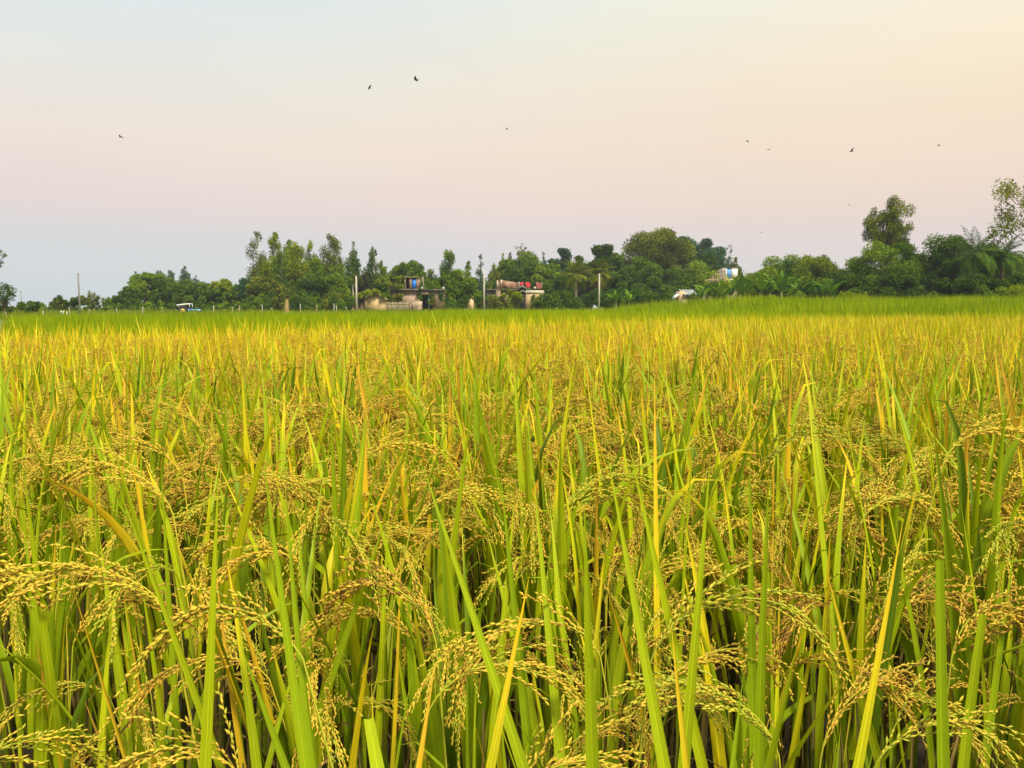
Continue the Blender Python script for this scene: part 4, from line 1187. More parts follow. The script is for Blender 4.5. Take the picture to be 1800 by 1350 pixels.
# right side
tree('bush', 1318, 478, 44, 135, 'soft green bush right of the white tower wall', 'f_olive', .9, cat='bush', name='bush')
tree('broad', 1380, 448, 84, 140, 'rounded green tree above the banana clumps', 'f_mid', 1.15, cb=.1)
tree('broad', 1342, 464, 70, 132, 'bushy tree at the left of the banana clumps', 'f_mid', 1.1, cb=.05)
tree('broad', 1413, 453, 30, 150, 'dark small tree behind the yellow green bamboo', 'f_dark', 1.1, cb=.1)
tree('broad', 1437, 448, 72, 128, 'yellow green feathery bamboo clump', 'f_lime', 1.1, cb=.05, cat='bamboo', name='bamboo_clump')
tree('broad', 1472, 478, 46, 118, 'leafy tree between the bamboo and the dark dome', 'f_mid', 1.1, cb=.05)
tree('sparse', 1563, 347, 84, 120, 'tall open tree with drooping leaves above the domes', 'f_olive', 1.25, cb=.48)
tree('tall', 1598, 418, 26, 122, 'short leafy spray right of the tall open tree', 'f_mid', .7, cb=.3)
tree('broad', 1546, 424, 122, 104, 'large dark dome tree below the tall open tree', 'f_mid', 1.15, cb=.06)
tree('broad', 1516, 462, 70, 100, 'dark lower tree left of the large dome', 'f_dark', 1.15, cb=.02)
tree('broad', 1590, 470, 90, 98, 'dark undergrowth tree between the two domes', 'f_dark', 1.15, cb=.02)
tree('broad', 1665, 412, 96, 102, 'wide dark dome tree beside the big palm', 'f_dark', 1.15, cb=.06)
tree('broad', 1690, 456, 90, 98, 'dark leafy tree under the wide dark dome', 'f_dark', 1.15, cb=.02)
palm(1716, 410, 98, 95, 'large date palm with arching fronds at right', stem=.19)
palm(1764, 424, 76, 96, 'smaller date palm right of the large one', stem=.16)
tree('broad', 1762, 440, 80, 108, 'green tree behind the smaller palm', 'f_dark', 1.1, cb=.05)
tree('broad', 1716, 470, 60, 97, 'dark low tree hiding the foot of the large date palm', 'f_dark', 1.1, cb=.02)
tree('broad', 1778, 470, 60, 98, 'olive low tree under the smaller palm', 'f_olive', 1.1, cb=.02)
tree('sparse', 1902, 292, 310, 62, 'near tree with open leafy boughs cut by the right edge', 'f_olive', .75, cb=.30, card=.21, rcs=.66)
tree('bush', 1745, 503, 60, 84, 'low bush in front of the large date palm', 'f_mid', 1, cat='bush', name='bush')
tree('bush', 1790, 498, 64, 80, 'green mound of creeper at the right edge', 'f_lime', 1, cat='bush', name='bush')
tree('bush', 1640, 512, 60, 92, 'low green bush before the wide dark dome', 'f_mid', 1, cat='bush', name='bush')
tree('bush', 1340, 508, 54, 104, 'bright bush in front of the banana clumps', 'f_lime', 1, cat='bush', name='bush')
tree('bush', 1395, 506, 60, 104, 'bright rounded bush below the bamboo', 'f_mid', 1, cat='bush', name='bush')
tree('bush', 1500, 510, 50, 98, 'bright low bush before the large dome', 'f_lime', 1, cat='bush', name='bush')

# farther trees closing the gaps of the grove
for (px, top, w, D_, mat, lab) in [
    (205, 520, 50, 190, 'f_mid', 'low far tree closing the left end of the left grove'), (240, 500, 60, 185, 'f_dark', 'far dark tree behind the left end of the grove'),
    (310, 488, 70, 190, 'f_dark', 'far dark tree behind the white tractor canopy'), (350, 496, 60, 190, 'f_mid', 'far tree between the grove and the yellow topped tree'),
    (385, 505, 60, 190, 'f_dark', 'far dark tree behind the yellow topped tree'), (425, 506, 50, 190, 'f_mid', 'far tree left of the eucalyptus group'),
    (470, 478, 60, 175, 'f_mid', 'far leafy tree behind the flat topped eucalyptus'), (530, 474, 64, 175, 'f_dark', 'far dark tree inside the eucalyptus group'),
    (575, 480, 60, 178, 'f_mid', 'far tree behind the pointed eucalyptus'), (612, 480, 46, 180, 'f_dark', 'far dark tree behind the lone slim eucalyptus'),
    (655, 488, 50, 185, 'f_mid', 'far tree behind the slim patchy eucalyptus'), (735, 482, 60, 190, 'f_dark', 'far dark tree behind the blue door room'),
    (760, 488, 40, 180, 'f_mid', 'far tree behind the fuzzy light tree'), (830, 486, 50, 190, 'f_dark', 'far dark tree behind the slim dark tree'),
    (855, 488, 50, 185, 'f_mid', 'far tree behind the middle pole'), (890, 466, 60, 200, 'f_dark', 'far dark tree behind the slim terrace trees'),
    (945, 462, 60, 210, 'f_mid', 'far tree behind the dark tipped tree'), (1000, 460, 70, 200, 'f_dark', 'far dark tree behind the left palm'),
    (1040, 456, 60, 200, 'f_mid', 'far tree between the two palms'), (1100, 458, 70, 200, 'f_dark', 'far dark tree right of the palms'),
    (1215, 440, 90, 190, 'f_dark', 'far dark tree right behind the olive giant'), (1272, 446, 54, 200, 'f_haze_teal', 'far bluish tree under the smooth dome'),
    (1262, 466, 50, 180, 'f_dark', 'far dark tree behind the bamboo trellis'), (1325, 490, 60, 160, 'f_mid', 'far tree right of the white tower wall'),
    (1365, 478, 70, 160, 'f_dark', 'far dark tree behind the banana row'), (1410, 476, 70, 160, 'f_mid', 'far tree behind the bamboo clump'),
    (1475, 484, 60, 150, 'f_dark', 'far dark tree left of the large dome'), (1620, 446, 60, 130, 'f_dark', 'far dark tree in the notch between the domes'),
    (1735, 424, 90, 130, 'f_dark', 'far dark tree behind the large date palm'), (1790, 458, 70, 125, 'f_mid', 'far tree at the right edge behind the palms')]:
    tree('broad', px, top, w, D_, lab, mat, 1.1, cb=.02)
for k, (px, top, w, mat, lab) in enumerate([
    (-30, 534, 60, 'f_mid', 'low bush beyond the left edge of the photo'), (14, 538, 40, 'f_olive', 'flat bush under the thin twiggy sapling'), (42, 537, 36, 'f_mid', 'flat bush behind the round dark bush'),
    (88, 535, 44, 'f_dark', 'flat dark bush left of the ragged bush'), (112, 537, 36, 'f_mid', 'flat bush behind the plume grass'), (170, 536, 46, 'f_dark', 'flat dark bush under the feathery tree'),
    (205, 533, 40, 'f_mid', 'bush at the left foot of the left grove'), (226, 530, 46, 'f_dark', 'dark bush at the foot of the ragged tree'), (262, 530, 44, 'f_mid', 'bush under the bright rounded tree'),
    (305, 529, 44, 'f_dark', 'dark bush just left of the tractor canopy'), (345, 528, 40, 'f_dark', 'dark bush behind the tractor hood'), (385, 530, 44, 'f_mid', 'bush right of the tractor hood'),
    (428, 528, 44, 'f_dark', 'dark bush before the leftmost eucalyptus'), (448, 522, 40, 'f_mid', 'bush at the foot of the leftmost eucalyptus'), (480, 522, 44, 'f_mid', 'bush just left of the haystack'),
    (515, 520, 40, 'f_dark', 'dark bush just right of the haystack'), (545, 518, 44, 'f_dark', 'dark bush under the narrow bright eucalyptus'), (574, 518, 44, 'f_mid', 'bush at the foot of the pointed eucalyptus'),
    (602, 516, 34, 'f_dark', 'dark bush touching the mud house lean-to'), (806, 520, 40, 'f_dark', 'dark bush at the foot of the big round tree'), (965, 512, 46, 'f_dark', 'dark bush right of the tin awning'),
    (1000, 508, 46, 'f_dark', 'dark bush at the foot of the left palm'), (1035, 508, 46, 'f_dark', 'dark bush between the two palms'), (1072, 508, 46, 'f_dark', 'dark bush right of the orange skirted palm'),
    (1110, 508, 46, 'f_dark', 'dark bush behind the lone bananas'), (1150, 510, 50, 'f_dark', 'dark bush left of the tin roof hut'), (1180, 512, 40, 'f_dark', 'dark bush against the tin roof hut')]):
    tree('bush', px, top, w, 116 + 14 * ((k * 7) % 5) / 4, lab, mat, 1.0, cat='bush', name='bush')

for (px, top, w, D_, mat, lab) in [
    (781, 514, 20, 127, 'f_dark', 'dark shrub at the porch right end'), (846, 516, 22, 128, 'f_dark', 'dark shrub against the low shed'), (870, 517, 24, 130, 'f_olive', 'olive shrub under the terrace corner'),
    (945, 519, 24, 134, 'f_olive', 'shrub before the wall under the tin awning'), (1222, 514, 26, 112, 'f_lime', 'yellow green shrub before the tin roof hut'),
    (1262, 500, 36, 112, 'f_mid', 'mid green shrub among the bananas below the tower'), (1310, 496, 40, 112, 'f_mid', 'mid green shrub among the bananas right of the tower'),
    (1362, 492, 44, 114, 'f_dark', 'dark shrub behind the tallest banana plant'), (1420, 492, 44, 114, 'f_mid', 'mid green shrub behind the bananas at the bamboo'),
    (1462, 494, 44, 110, 'f_dark', 'dark shrub right of the bamboo clump'), (1488, 500, 40, 104, 'f_mid', 'mid green shrub left of the large dome')]:
    tree('bush', px, top, w, D_, lab, mat, 1.0, cat='bush', name='bush')

tree('broad', 1712, 478, 56, 91, 'dark bushy tree in front of the large date palm trunk', 'f_dark', 1.1, cb=.02)
tree('broad', 1768, 482, 52, 91, 'dark bushy tree in front of the smaller palm trunk', 'f_dark', 1.1, cb=.02)

# ------------------------------------------------------------------ banana plants
def banana_parts(r, h):
    st = MB()
    zt = np.linspace(0, h * .6, 7)
    st.tube(np.stack([np.sin(zt) * .04, 0 * zt, zt], 1), np.linspace(.13, .06, 7), 8)
    lv = []
    for i in range(8):
        mb = MB()
        V, Q, A = blades([[0, 0, h * .55]], i * 2.4 + r.normal(0, .3), abs(r.normal(.45, .25)), r.uniform(.7, 1.7), h * r.uniform(.55, .75), h * .17, np.clip(r.normal(.5, .25), 0, 1), 0, n=9, across=3, fold=.3, roll=r.normal(0, .3))
        mb.add(V, Q, A)
        lv.append(mb.mesh('leaf', M['banana'], smooth=True))
    return st.mesh('stem', M['banana_stem'], smooth=True), lv
BAN = [banana_parts(np.random.default_rng(700 + i), 3.0) for i in range(4)]
BSPOT = [(1232, 494, 'leftmost banana plant, beside the tin roof hut'), (1250, 486, 'banana plant just right of the tin roof hut'), (1268, 490, 'banana plant below the blue door tower'),
         (1286, 484, 'banana plant below the white tower wall'), (1303, 478, 'upright banana plant right of the white tower wall'), (1320, 482, 'banana plant with low hanging leaves left of the bright bush'),
         (1338, 472, 'banana plant behind the bright bush'), (1356, 474, 'tall banana plant left of the rounded green tree'), (1374, 470, 'tallest banana plant in the row'),
         (1392, 480, 'pale leaved banana plant at the row middle'), (1409, 484, 'banana plant left of the bamboo clump'), (1428, 488, 'banana plant in front of the bamboo clump'),
         (1447, 486, 'banana plant right of the bamboo clump'), (1466, 484, 'banana plant under the leafy tree beside the dome'), (1484, 490, 'banana plant with pale stem left of the dome'),
         (1502, 496, 'rightmost banana plant of the long row'), (1540, 503, 'small banana plant at the foot of the large dome'), (1083, 507, 'lone banana plant in the tall grass left'),
         (1106, 506, 'banana plant with upright pale leaf in tall grass')]
for i, (px, top, lab) in enumerate(BSPOT):
    D = 100 + (i * 7) % 13
    p_ = at(px, top, D)
    e = empty('banana_plant', (p_[0], D, 0), lab, 'banana plant', 'banana plants before the right hand trees', rng.uniform(0, 6), p_[2] / 3.25)
    sm_, lv = BAN[i % 4]
    meshobj('stem', sm_, e)
    for me in lv:
        meshobj('leaf', me, e)

# ------------------------------------------------------------------ buildings
def X(px, D): return (px - 900) / F * D / (math.cos(PITCH) + 0) if False else at(px, HY, D)[0]
def Z(py, D): return at(900, py, D)[2]
def house(name, px, D, label, cat='house'):
    return empty(name, (X(px, D), D, 0), label, cat)
class Loc:
    """turns photo pixels at depth D into a building's own metres"""
    def __init__(self, px, D): self.x0, self.D = X(px, D), D
    def x(self, px): return X(px, self.D) - self.x0
    def z(self, py): return Z(py, self.D)
def creeper(label, D, blobs, mat='f_lime'):
    """vines lying over a roof; blobs: px, py, radius in px"""
    tree_seed[0] += 1
    r = np.random.default_rng(tree_seed[0])
    cx = np.mean([b[0] for b in blobs])
    o = np.array([X(cx, D), D, 0])
    C_ = np.array([at(b[0], b[1], D + r.uniform(-.6, .6)) for b in blobs]) - o
    rc = np.array([b[2] / F * D for b in blobs])
    mb = MB()
    mb.add(*cards(r, C_, rc, np.clip(60 * (rc / .28) ** 2, 12, 500), .30, droop=.2, aspect=.75, squash=(1, .8, .7), shell=.2))
    for c in C_:
        limb(mb, r, c + np.array([r.normal(0, .3), .2, -.6]), c, .02, .01, 4, .1, 3)
    ob = mb.build('creeper', M[mat], None, o)
    return tag(ob, label, 'creeper', 'creepers over the roofs')

# mud house at left
D = 124; q = Loc(640, D)
e = house('mud_house', 640, D, 'tan mud house with creepers smothering its roof, left of centre')
mb = MB(); mb.prism([(q.x(641), 0), (q.x(675.5), 0), (q.x(675.5), q.z(527)), (q.x(668), q.z(519.5)), (q.x(656), q.z(519)), (q.x(641), q.z(526))], 0, 5); mb.build('gable_wall', M['mud'], e)
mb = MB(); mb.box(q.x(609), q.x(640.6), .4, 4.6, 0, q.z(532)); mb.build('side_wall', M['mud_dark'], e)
mb = MB(); mb.prism([(q.x(604), q.z(534.5)), (q.x(641), q.z(518)), (q.x(641), q.z(515)), (q.x(604), q.z(531.5))], -.5, 5.4); mb.build('lean_to_roof', M['thatch'], e)
mb = MB(); mb.prism([(q.x(641.3), q.z(525.6)), (q.x(656), q.z(518.6)), (q.x(668), q.z(519.0)), (q.x(678), q.z(528)), (q.x(678), q.z(525.5)), (q.x(668), q.z(516.3)), (q.x(656), q.z(516)), (q.x(641.3), q.z(523))], -.4, 5.4); mb.build('roof', M['thatch'], e)
mb = MB(); mb.box(q.x(616), q.x(620.5), .3, .39, 0, q.z(536)); mb.build('patch', M['mud_peach'], e)
mb = MB()
for px_ in (612, 628, 635): mb.tube([(q.x(px_), .2, 0), (q.x(px_) + .05, .2, q.z(531))], .05, 5)
mb.build('props', M['bamboo'], e)
creeper('yellow green creeper sliding down the mud house lean-to roof', D - .3, [(608, 531, 6), (614, 527, 7), (620, 524, 7), (626, 521, 7), (632, 519, 6), (612, 535, 4), (638, 517, 6)])
creeper('creeper heaped along the mud house gable roof', D - .3, [(642, 516, 6), (648, 513, 6), (655, 513, 6), (661, 512, 6), (667, 516, 5), (673, 520, 5), (652, 517, 4)])
creeper('dark creeper hanging between the mud house and two storey house', 127, [(668, 510, 9), (676, 514, 9), (671, 522, 7), (682, 522, 7), (664, 503, 8), (675, 503, 8)], 'f_dark')

# two storey house in the middle
D = 130; q = Loc(715, D)
e = house('village_house', 715, D, 'two storey village house with a blue door in its roof room')
mb = MB(); mb.box(q.x(682), q.x(705.6), 0, 6, 0, q.z(509.6)); mb.build('grey_wall', M['mud_grey'], e)
mb = MB(); mb.box(q.x(705.8), q.x(738), -.25, 6, 0, q.z(511)); mb.build('tan_wall', M['plaster_pink'], e)
mb = MB(); mb.box(q.x(681), q.x(742), -.8, 6.3, q.z(510.8), q.z(508)); mb.build('roof_slab', M['concrete'], e)
mb = MB()
y0 = .2
mb.box(q.x(710.5), q.x(713), y0, 3.6, q.z(507.9), q.z(488)); mb.box(q.x(719.5), q.x(724), y0, 3.6, q.z(507.9), q.z(488)); mb.box(q.x(731.9), q.x(735.6), y0, 3.6, q.z(507.9), q.z(488))
mb.box(q.x(713.05), q.x(731.85), 3.3, 3.55, q.z(507.9), q.z(488.3))
mb.build('roof_room', M['plaster_pink'], e)
mb = MB(); mb.box(q.x(709.5), q.x(736.6), 0, 3.8, q.z(487.9), q.z(486.6)); mb.build('roof_room_slab', M['thatch'], e)
mb = MB(); mb.box(q.x(724.1), q.x(731.8), .3, .38, q.z(507.6), q.z(490.5)); dr = mb.build('door', M['blue_door'], e)
mb = MB(); mb.box(q.x(730.6), q.x(731.1), .24, .30, q.z(500), q.z(498.8)); mb.build('handle', M['wire'], dr)
mb = MB(); mb.box(q.x(724.1), q.x(731.8), .4, .5, q.z(490.4), q.z(488.1)); mb.build('fanlight', M['dark'], e)
mb = MB(); mb.box(q.x(713.1), q.x(719.4), 1.2, 1.3, q.z(507.6), q.z(488.2)); mb.build('doorway_shade', M['dark'], e)  # near-black panel stands in for the unlit room behind
# porch on the right
mb = MB(); mb.box(q.x(738.3), q.x(783), -.6, 5, q.z(510.6), q.z(508.6)); mb.build('porch_roof', M['concrete'], e)
mb = MB(); mb.box(q.x(739.5), q.x(759), -.3, -.1, q.z(518.5), q.z(512)); mb.build('porch_fascia', M['plaster_pink'], e)
mb = MB(); mb.box(q.x(739), q.x(783), 3.8, 4.2, 0, q.z(510.8)); mb.build('porch_shade_wall', M['dark'], e)  # near-black colour paints the shade inside the porch
mb = MB(); mb.box(q.x(753.6), q.x(755.6), -.5, -.3, 0, q.z(518.6)); mb.build('porch_post', M['teal_paint'], e)
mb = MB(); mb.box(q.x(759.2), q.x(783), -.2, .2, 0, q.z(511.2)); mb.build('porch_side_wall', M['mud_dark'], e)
mb = MB(); mb.tube([(q.x(744), .6, q.z(508.4)), (q.x(743), .6, q.z(486))], .06, 6); mb.build('roof_pipe', M['concrete_pole'], e, smooth=True)
for px_ in (742, 779):
    mb = MB(); mb.tube([(q.x(px_), .8, q.z(508.5)), (q.x(px_), .8, q.z(507)), (q.x(px_), .8, q.z(505)), (q.x(px_), .8, q.z(504.2))], [.10, .17, .17, .05], 8)
    tag(mb.build('water_pot', M['white'], None, (q.x0, D, 0), smooth=True), 'pale round pot on the porch roof ' + ('beside the thin white pipe' if px_ < 760 else 'at its right end'), 'pot', 'pots on the porch roof')
creeper('golden creeper hung over the roof room left side', D - .4, [(699, 489, 5), (704, 488, 5), (709, 488, 4), (703, 494, 4), (697, 498, 5), (708, 496, 4)])
creeper('creeper trailing along the two storey house roof edge', D - 1.2, [(664, 495, 6), (672, 494, 6), (680, 499, 6), (688, 501, 6), (696, 502, 6), (704, 504, 5)], 'f_olive')
creeper('small creeper climbing the grey wall', D - .7, [(697, 521, 6), (702, 526, 6), (694, 527, 5), (703, 519, 5)], 'f_olive')
creeper('narrow creeper between the tan wall and the porch', D - .8, [(736, 513, 3.5), (737, 519, 4), (739, 524, 4), (738, 508, 3)], 'f_mid')
# low brick wall and wattle fence before it
D2 = 126; q2 = Loc(733, D2)
mb = MB(); mb.box(q2.x(725.5), q2.x(742), 0, .3, 0, q2.z(529.5)); mb.box(q2.x(719.5), q2.x(725.3), .6, .9, 0, q2.z(533))
tag(mb.build('brick_wall', M['brick_pale'], None, (q2.x0, D2, 0)), 'low patched brick wall in front of the two storey house', 'wall')
q3 = Loc(698, D2)
e = empty('wattle_fence', (q3.x0, D2, 0), 'pale wattle fence below the grey wall of the two storey house', 'fence')
mb = MB(); rr_ = np.random.default_rng(5)
for k in range(52):
    x_ = q3.x(677.5) + (q3.x(718.5) - q3.x(677.5)) * k / 51
    mb.tube([(x_, rr_.normal(0, .02), 0), (x_ + rr_.normal(0, .04), rr_.normal(0, .02), q3.z(531) + rr_.normal(0, .07))], .035, 4)
mb.build('pickets', M['wattle'], e)
mb = MB(); mb.tube([(q3.x(677), -.06, q3.z(534)), (q3.x(719), -.06, q3.z(534.5))], .03, 5); mb.build('rail', M['bamboo'], e)

# brick terrace house
D = 140; q = Loc(905, D)
e = house('terrace_house', 905, D, 'house with a raw brick roof terrace and pale tin awning')
mb = MB(); mb.box(q.x(856), q.x(930), 1, 7, 0, q.z(510.5)); mb.build('wall', M['mud_grey'], e)
mb = MB(); mb.box(q.x(853), q.x(932), .5, 7.4, q.z(510.3), q.z(508)); mb.build('roof_slab', M['concrete'], e)
mb = MB(); mb.prism([(q.x(883.1), q.z(507.9)), (q.x(909.4), q.z(507.9)), (q.x(909.4), q.z(496.5)), (q.x(883.1), q.z(492.2))], .7, 1.0); par = mb.build('parapet', M['brick'], e)
mb = MB()
for a_, b_, t_ in ((873, 875.5, 492.5), (879.2, 883, 491.5), (909.5, 911.6, 496.2)): mb.box(q.x(a_), q.x(b_), .55, .69 if a_ != 873 else 1.2, q.z(507.9), q.z(t_))
mb.build('pillars', M['brick_pale'], e)
mb = MB(); mb.box(q.x(873), q.x(878), 3.5, 3.8, q.z(507.9), q.z(492.5)); mb.build('side_parapet', M['brick'], e)
mb = MB(); mb.prism([(q.x(923.5), q.z(516.5)), (q.x(956), q.z(516.8)), (q.x(955), q.z(511)), (q.x(924), q.z(510.8))], -2.2, -1.9); mb.build('awning', M['awning'], e)
mb = MB(); mb.box(q.x(923), q.x(955), .6, 1.0, 0, q.z(517.2)); mb.build('front_wall', M['mud'], e)
mb = MB(); mb.box(q.x(936), q.x(941), -.2, .59, 0, q.z(518.0)); mb.build('doorway_shade', M['dark'], e)  # near-black block stands in for the unlit inside
# two small gables, one above the other
for (gx, gy, gw, nm) in ((918, 502.5, 7.0, 'upper'), (918.3, 510.5, 7.2, 'lower')):
    yy = -1.6 if nm == 'upper' else -2.4
    mb = MB(); mb.prism([(q.x(gx - gw), q.z(gy + 6)), (q.x(gx), q.z(gy + 2)), (q.x(gx + gw), q.z(gy + 6)), (q.x(gx + gw), q.z(gy + 4)), (q.x(gx), q.z(gy)), (q.x(gx - gw), q.z(gy + 4))], yy, yy + 2.2)
    mb.build('gable_roof', M['tin'], e)
    mb = MB(); mb.prism([(q.x(gx - gw + 1.5), 0 if nm == 'lower' else q.z(gy + 6.5)), (q.x(gx + gw - 1.5), 0 if nm == 'lower' else q.z(gy + 6.5)), (q.x(gx + gw - 1.5), q.z(gy + 5.6)), (q.x(gx), q.z(gy + 2.4)), (q.x(gx - gw + 1.5), q.z(gy + 5.6))], yy + .25, yy + .5)
    mb.build('gable_end', M['dark'], e)
mb = MB(); mb.box(q.x(872), q.x(880), -1.4, -1.1, 0, q.z(511)); mb.build('porch_pillar', M['plaster_pink'], e)
# clothes hung on the terrace
e = empty('clothes_line', (q.x0, D, 0), 'clothes line strung above the tin awning', 'clothes line')
mb = MB(); mb.tube([(q.x(913), 1.6, q.z(495.6)), (q.x(933), 1.6, q.z(496.4)), (q.x(953), 1.6, q.z(495.2))], .02, 4); mb.build('line', M['wire'], e)
for px_ in (912.8, 953):
    mb = MB(); mb.tube([(q.x(px_), 1.6, q.z(509)), (q.x(px_), 1.6, q.z(494.5))], .06, 6); mb.build('post', M['concrete_pole'], e, smooth=True)
def cloth(px0, px1, top, bot, mat, label, seed, skew=0.0):
    r = np.random.default_rng(seed)
    nx, nz_ = 10, 8
    mb = MB()
    for yy in (0, .03):
        V = [(q.x(px0 + (px1 - px0) * a / nx) + skew * b / nz_, yy + 1.58 + .10 * math.sin(a * 1.7 + seed) * (b / nz_), q.z(top + (bot - top) * b / nz_ * (1 - .18 * abs(a / nx - .5) * (1 + math.sin(seed))))) for b in range(nz_ + 1) for a in range(nx + 1)]
        i, j = np.meshgrid(np.arange(nz_), np.arange(nx), indexing='ij')
        f = np.stack([i * (nx + 1) + j, i * (nx + 1) + j + 1, (i + 1) * (nx + 1) + j + 1, (i + 1) * (nx + 1) + j], -1).reshape(-1, 4)
        mb.add(V, f if yy == 0 else f[:, ::-1])
    return tag(mb.build('hanging_cloth', M[mat], None, (q.x0, D, 0), smooth=True), label, 'cloth', 'cloths drying on the terrace')
cloth(914, 920.5, 495.7, 501.5, 'red_cloth', 'small pinkish red cloth drying above the tin gable', 1)
cloth(923.5, 931.5, 495.9, 505, 'red_cloth', 'largest bright red cloth drying on the line', 2, .12)
cloth(942, 949.5, 495.8, 507.5, 'dull_red', 'dull red brown cloth drying at the right end', 3, .25)
mb = MB(); mb.tube([(q.x(940.5), 1.2, q.z(508)), (q.x(940.5), 1.2, q.z(507)), (q.x(940.5), 1.2, q.z(504.5)), (q.x(940.5), 1.2, q.z(503.5))], [.15, .27, .25, .08], 9)
tag(mb.build('roof_pot', M['concrete_pole'], None, (q.x0, D, 0), smooth=True), 'pale round pot on the terrace before the dull red cloth', 'pot')
tree('bush', 893, 506, 24, 133, 'yellow green shrub in front of the brick parapet', 'f_lime', 1, cat='bush', name='bush')
tree('bush', 905, 511, 26, 132, 'shrub left of the small tin gables', 'f_lime', 1, cat='bush', name='bush')
tree('bush', 882, 507, 12, 133, 'small dark shrub before the brick pillar', 'f_olive', 1, cat='bush', name='bush')

# little mud hut and sheds between the houses
D = 132; q = Loc(828, D)
e = house('mud_hut', 828, D, 'tiny tan mud hut left of the middle pole', 'hut')
mb = MB(); mb.prism([(q.x(822.5), 0), (q.x(832.5), 0), (q.x(832.5), q.z(525)), (q.x(827.5), q.z(519.5)), (q.x(822.5), q.z(525))], 0, 2); mb.build('wall', M['mud_peach'], e)
mb = MB(); mb.prism([(q.x(821), q.z(526)), (q.x(827.5), q.z(519.2)), (q.x(834), q.z(526)), (q.x(834), q.z(525)), (q.x(827.5), q.z(518)), (q.x(821), q.z(525))], -.2, 2.3); mb.build('roof', M['thatch'], e)
D = 146; q = Loc(862, D)
e = house('shed', 862, D, 'low grey shed with flat roof left of the brick terrace', 'shed')
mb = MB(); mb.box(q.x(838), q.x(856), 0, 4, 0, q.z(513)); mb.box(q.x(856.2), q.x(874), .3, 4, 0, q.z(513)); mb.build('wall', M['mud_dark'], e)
mb = MB(); mb.box(q.x(836), q.x(876), -.6, 4.4, q.z(512.8), q.z(511)); mb.build('roof', M['concrete'], e)
mb = MB(); mb.box(q.x(866), q.x(873), -.1, .25, 0, q.z(513.2)); mb.build('front_panel', M['plaster_pink'], e)
mb = MB(); mb.tube([(0, 0, 0), (0, 0, .1), (0, 0, .85), (0, 0, .95), (0, 0, 1.0)], [.25, .34, .34, .26, .08], 12)
tag(mb.build('water_drum', M['trailer_blue'], None, (X(858, 142), 142, Z(523.5, 142)), smooth=True), 'pale blue drum beside the shed', 'drum')

# tin roofed hut at right
D = 116; q = Loc(1208, D)
e = house('tin_roof_hut', 1208, D, 'peach walled hut with a rumpled grey tin roof', 'hut')
mb = MB(); mb.prism([(q.x(1194), 0), (q.x(1207.3), 0), (q.x(1207.3), q.z(517)), (q.x(1200.5), q.z(511)), (q.x(1194), q.z(519.5))], 0, 4.5); mb.build('gable_wall', M['mud_peach'], e)
mb = MB(); mb.box(q.x(1207.6), q.x(1240), .8, 4, 0, q.z(518)); mb.build('side_wall', M['mud'], e)
nx, ny = 22, 8
r = np.random.default_rng(3)
mb = MB()
top_ = np.array([[(q.x(1200 + 41.5 * a / nx) + (0 if b else 0), -.5 + 3.4 * b / ny, q.z(517.6 - .3 * a / nx) + (q.z(508.3) - q.z(517.6)) * (b / ny) + .05 * math.sin(a * 2.1) + r.normal(0, .05)) for a in range(nx + 1)] for b in range(ny + 1)])
i, j = np.meshgrid(np.arange(ny), np.arange(nx), indexing='ij')
f = np.stack([i * (nx + 1) + j, i * (nx + 1) + j + 1, (i + 1) * (nx + 1) + j + 1, (i + 1) * (nx + 1) + j], -1).reshape(-1, 4)
mb.add(top_.reshape(-1, 3), f); mb.add(top_.reshape(-1, 3) - np.array([0, 0, .09]), f[:, ::-1])
mb.build('roof', M['tin'], e)
mb = MB(); mb.prism([(q.x(1185), q.z(526)), (q.x(1194), q.z(518)), (q.x(1194), q.z(516.6)), (q.x(1184), q.z(525))], .2, 2.8); mb.build('lean_to', M['white'], e)
mb = MB(); mb.box(q.x(1207.4), q.x(1208.8), .5, .7, 0, q.z(518)); mb.build('corner_post', M['bamboo'], e)

# house with the blue door tower at right
D = 128; q = Loc(1280, D)
e = house('tower_house', 1280, D, 'house whose white roof room has a pale blue door, at right')
mb = MB(); mb.box(q.x(1248), q.x(1297), .3, 6, 0, q.z(493.5)); mb.build('wall', M['mud_grey'], e)
mb = MB(); mb.box(q.x(1245), q.x(1299), -.3, 6.3, q.z(493.3), q.z(490.7)); mb.build('roof_slab', M['mud_peach'], e)
mb = MB(); mb.box(q.x(1274.2), q.x(1276.6), 0, 3.6, q.z(490.6), q.z(470.8)); mb.box(q.x(1284.2), q.x(1295.2), 0, 3.6, q.z(490.6), q.z(470.8)); mb.box(q.x(1276.7), q.x(1284.1), 3.2, 3.5, q.z(490.6), q.z(471.2)); mb.build('roof_room', M['white'], e)
mb = MB(); mb.box(q.x(1276.7), q.x(1284.1), .08, .16, q.z(490.3), q.z(471)); dr = mb.build('door', M['sky_blue'], e)
mb = MB(); mb.box(q.x(1283), q.x(1283.5), .02, .08, q.z(482), q.z(481)); mb.build('handle', M['wire'], dr)
mb = MB(); mb.box(q.x(1274), q.x(1295.4), -.1, 3.7, q.z(470.7), q.z(470.0)); mb.build('roof_room_slab', M['concrete'], e)
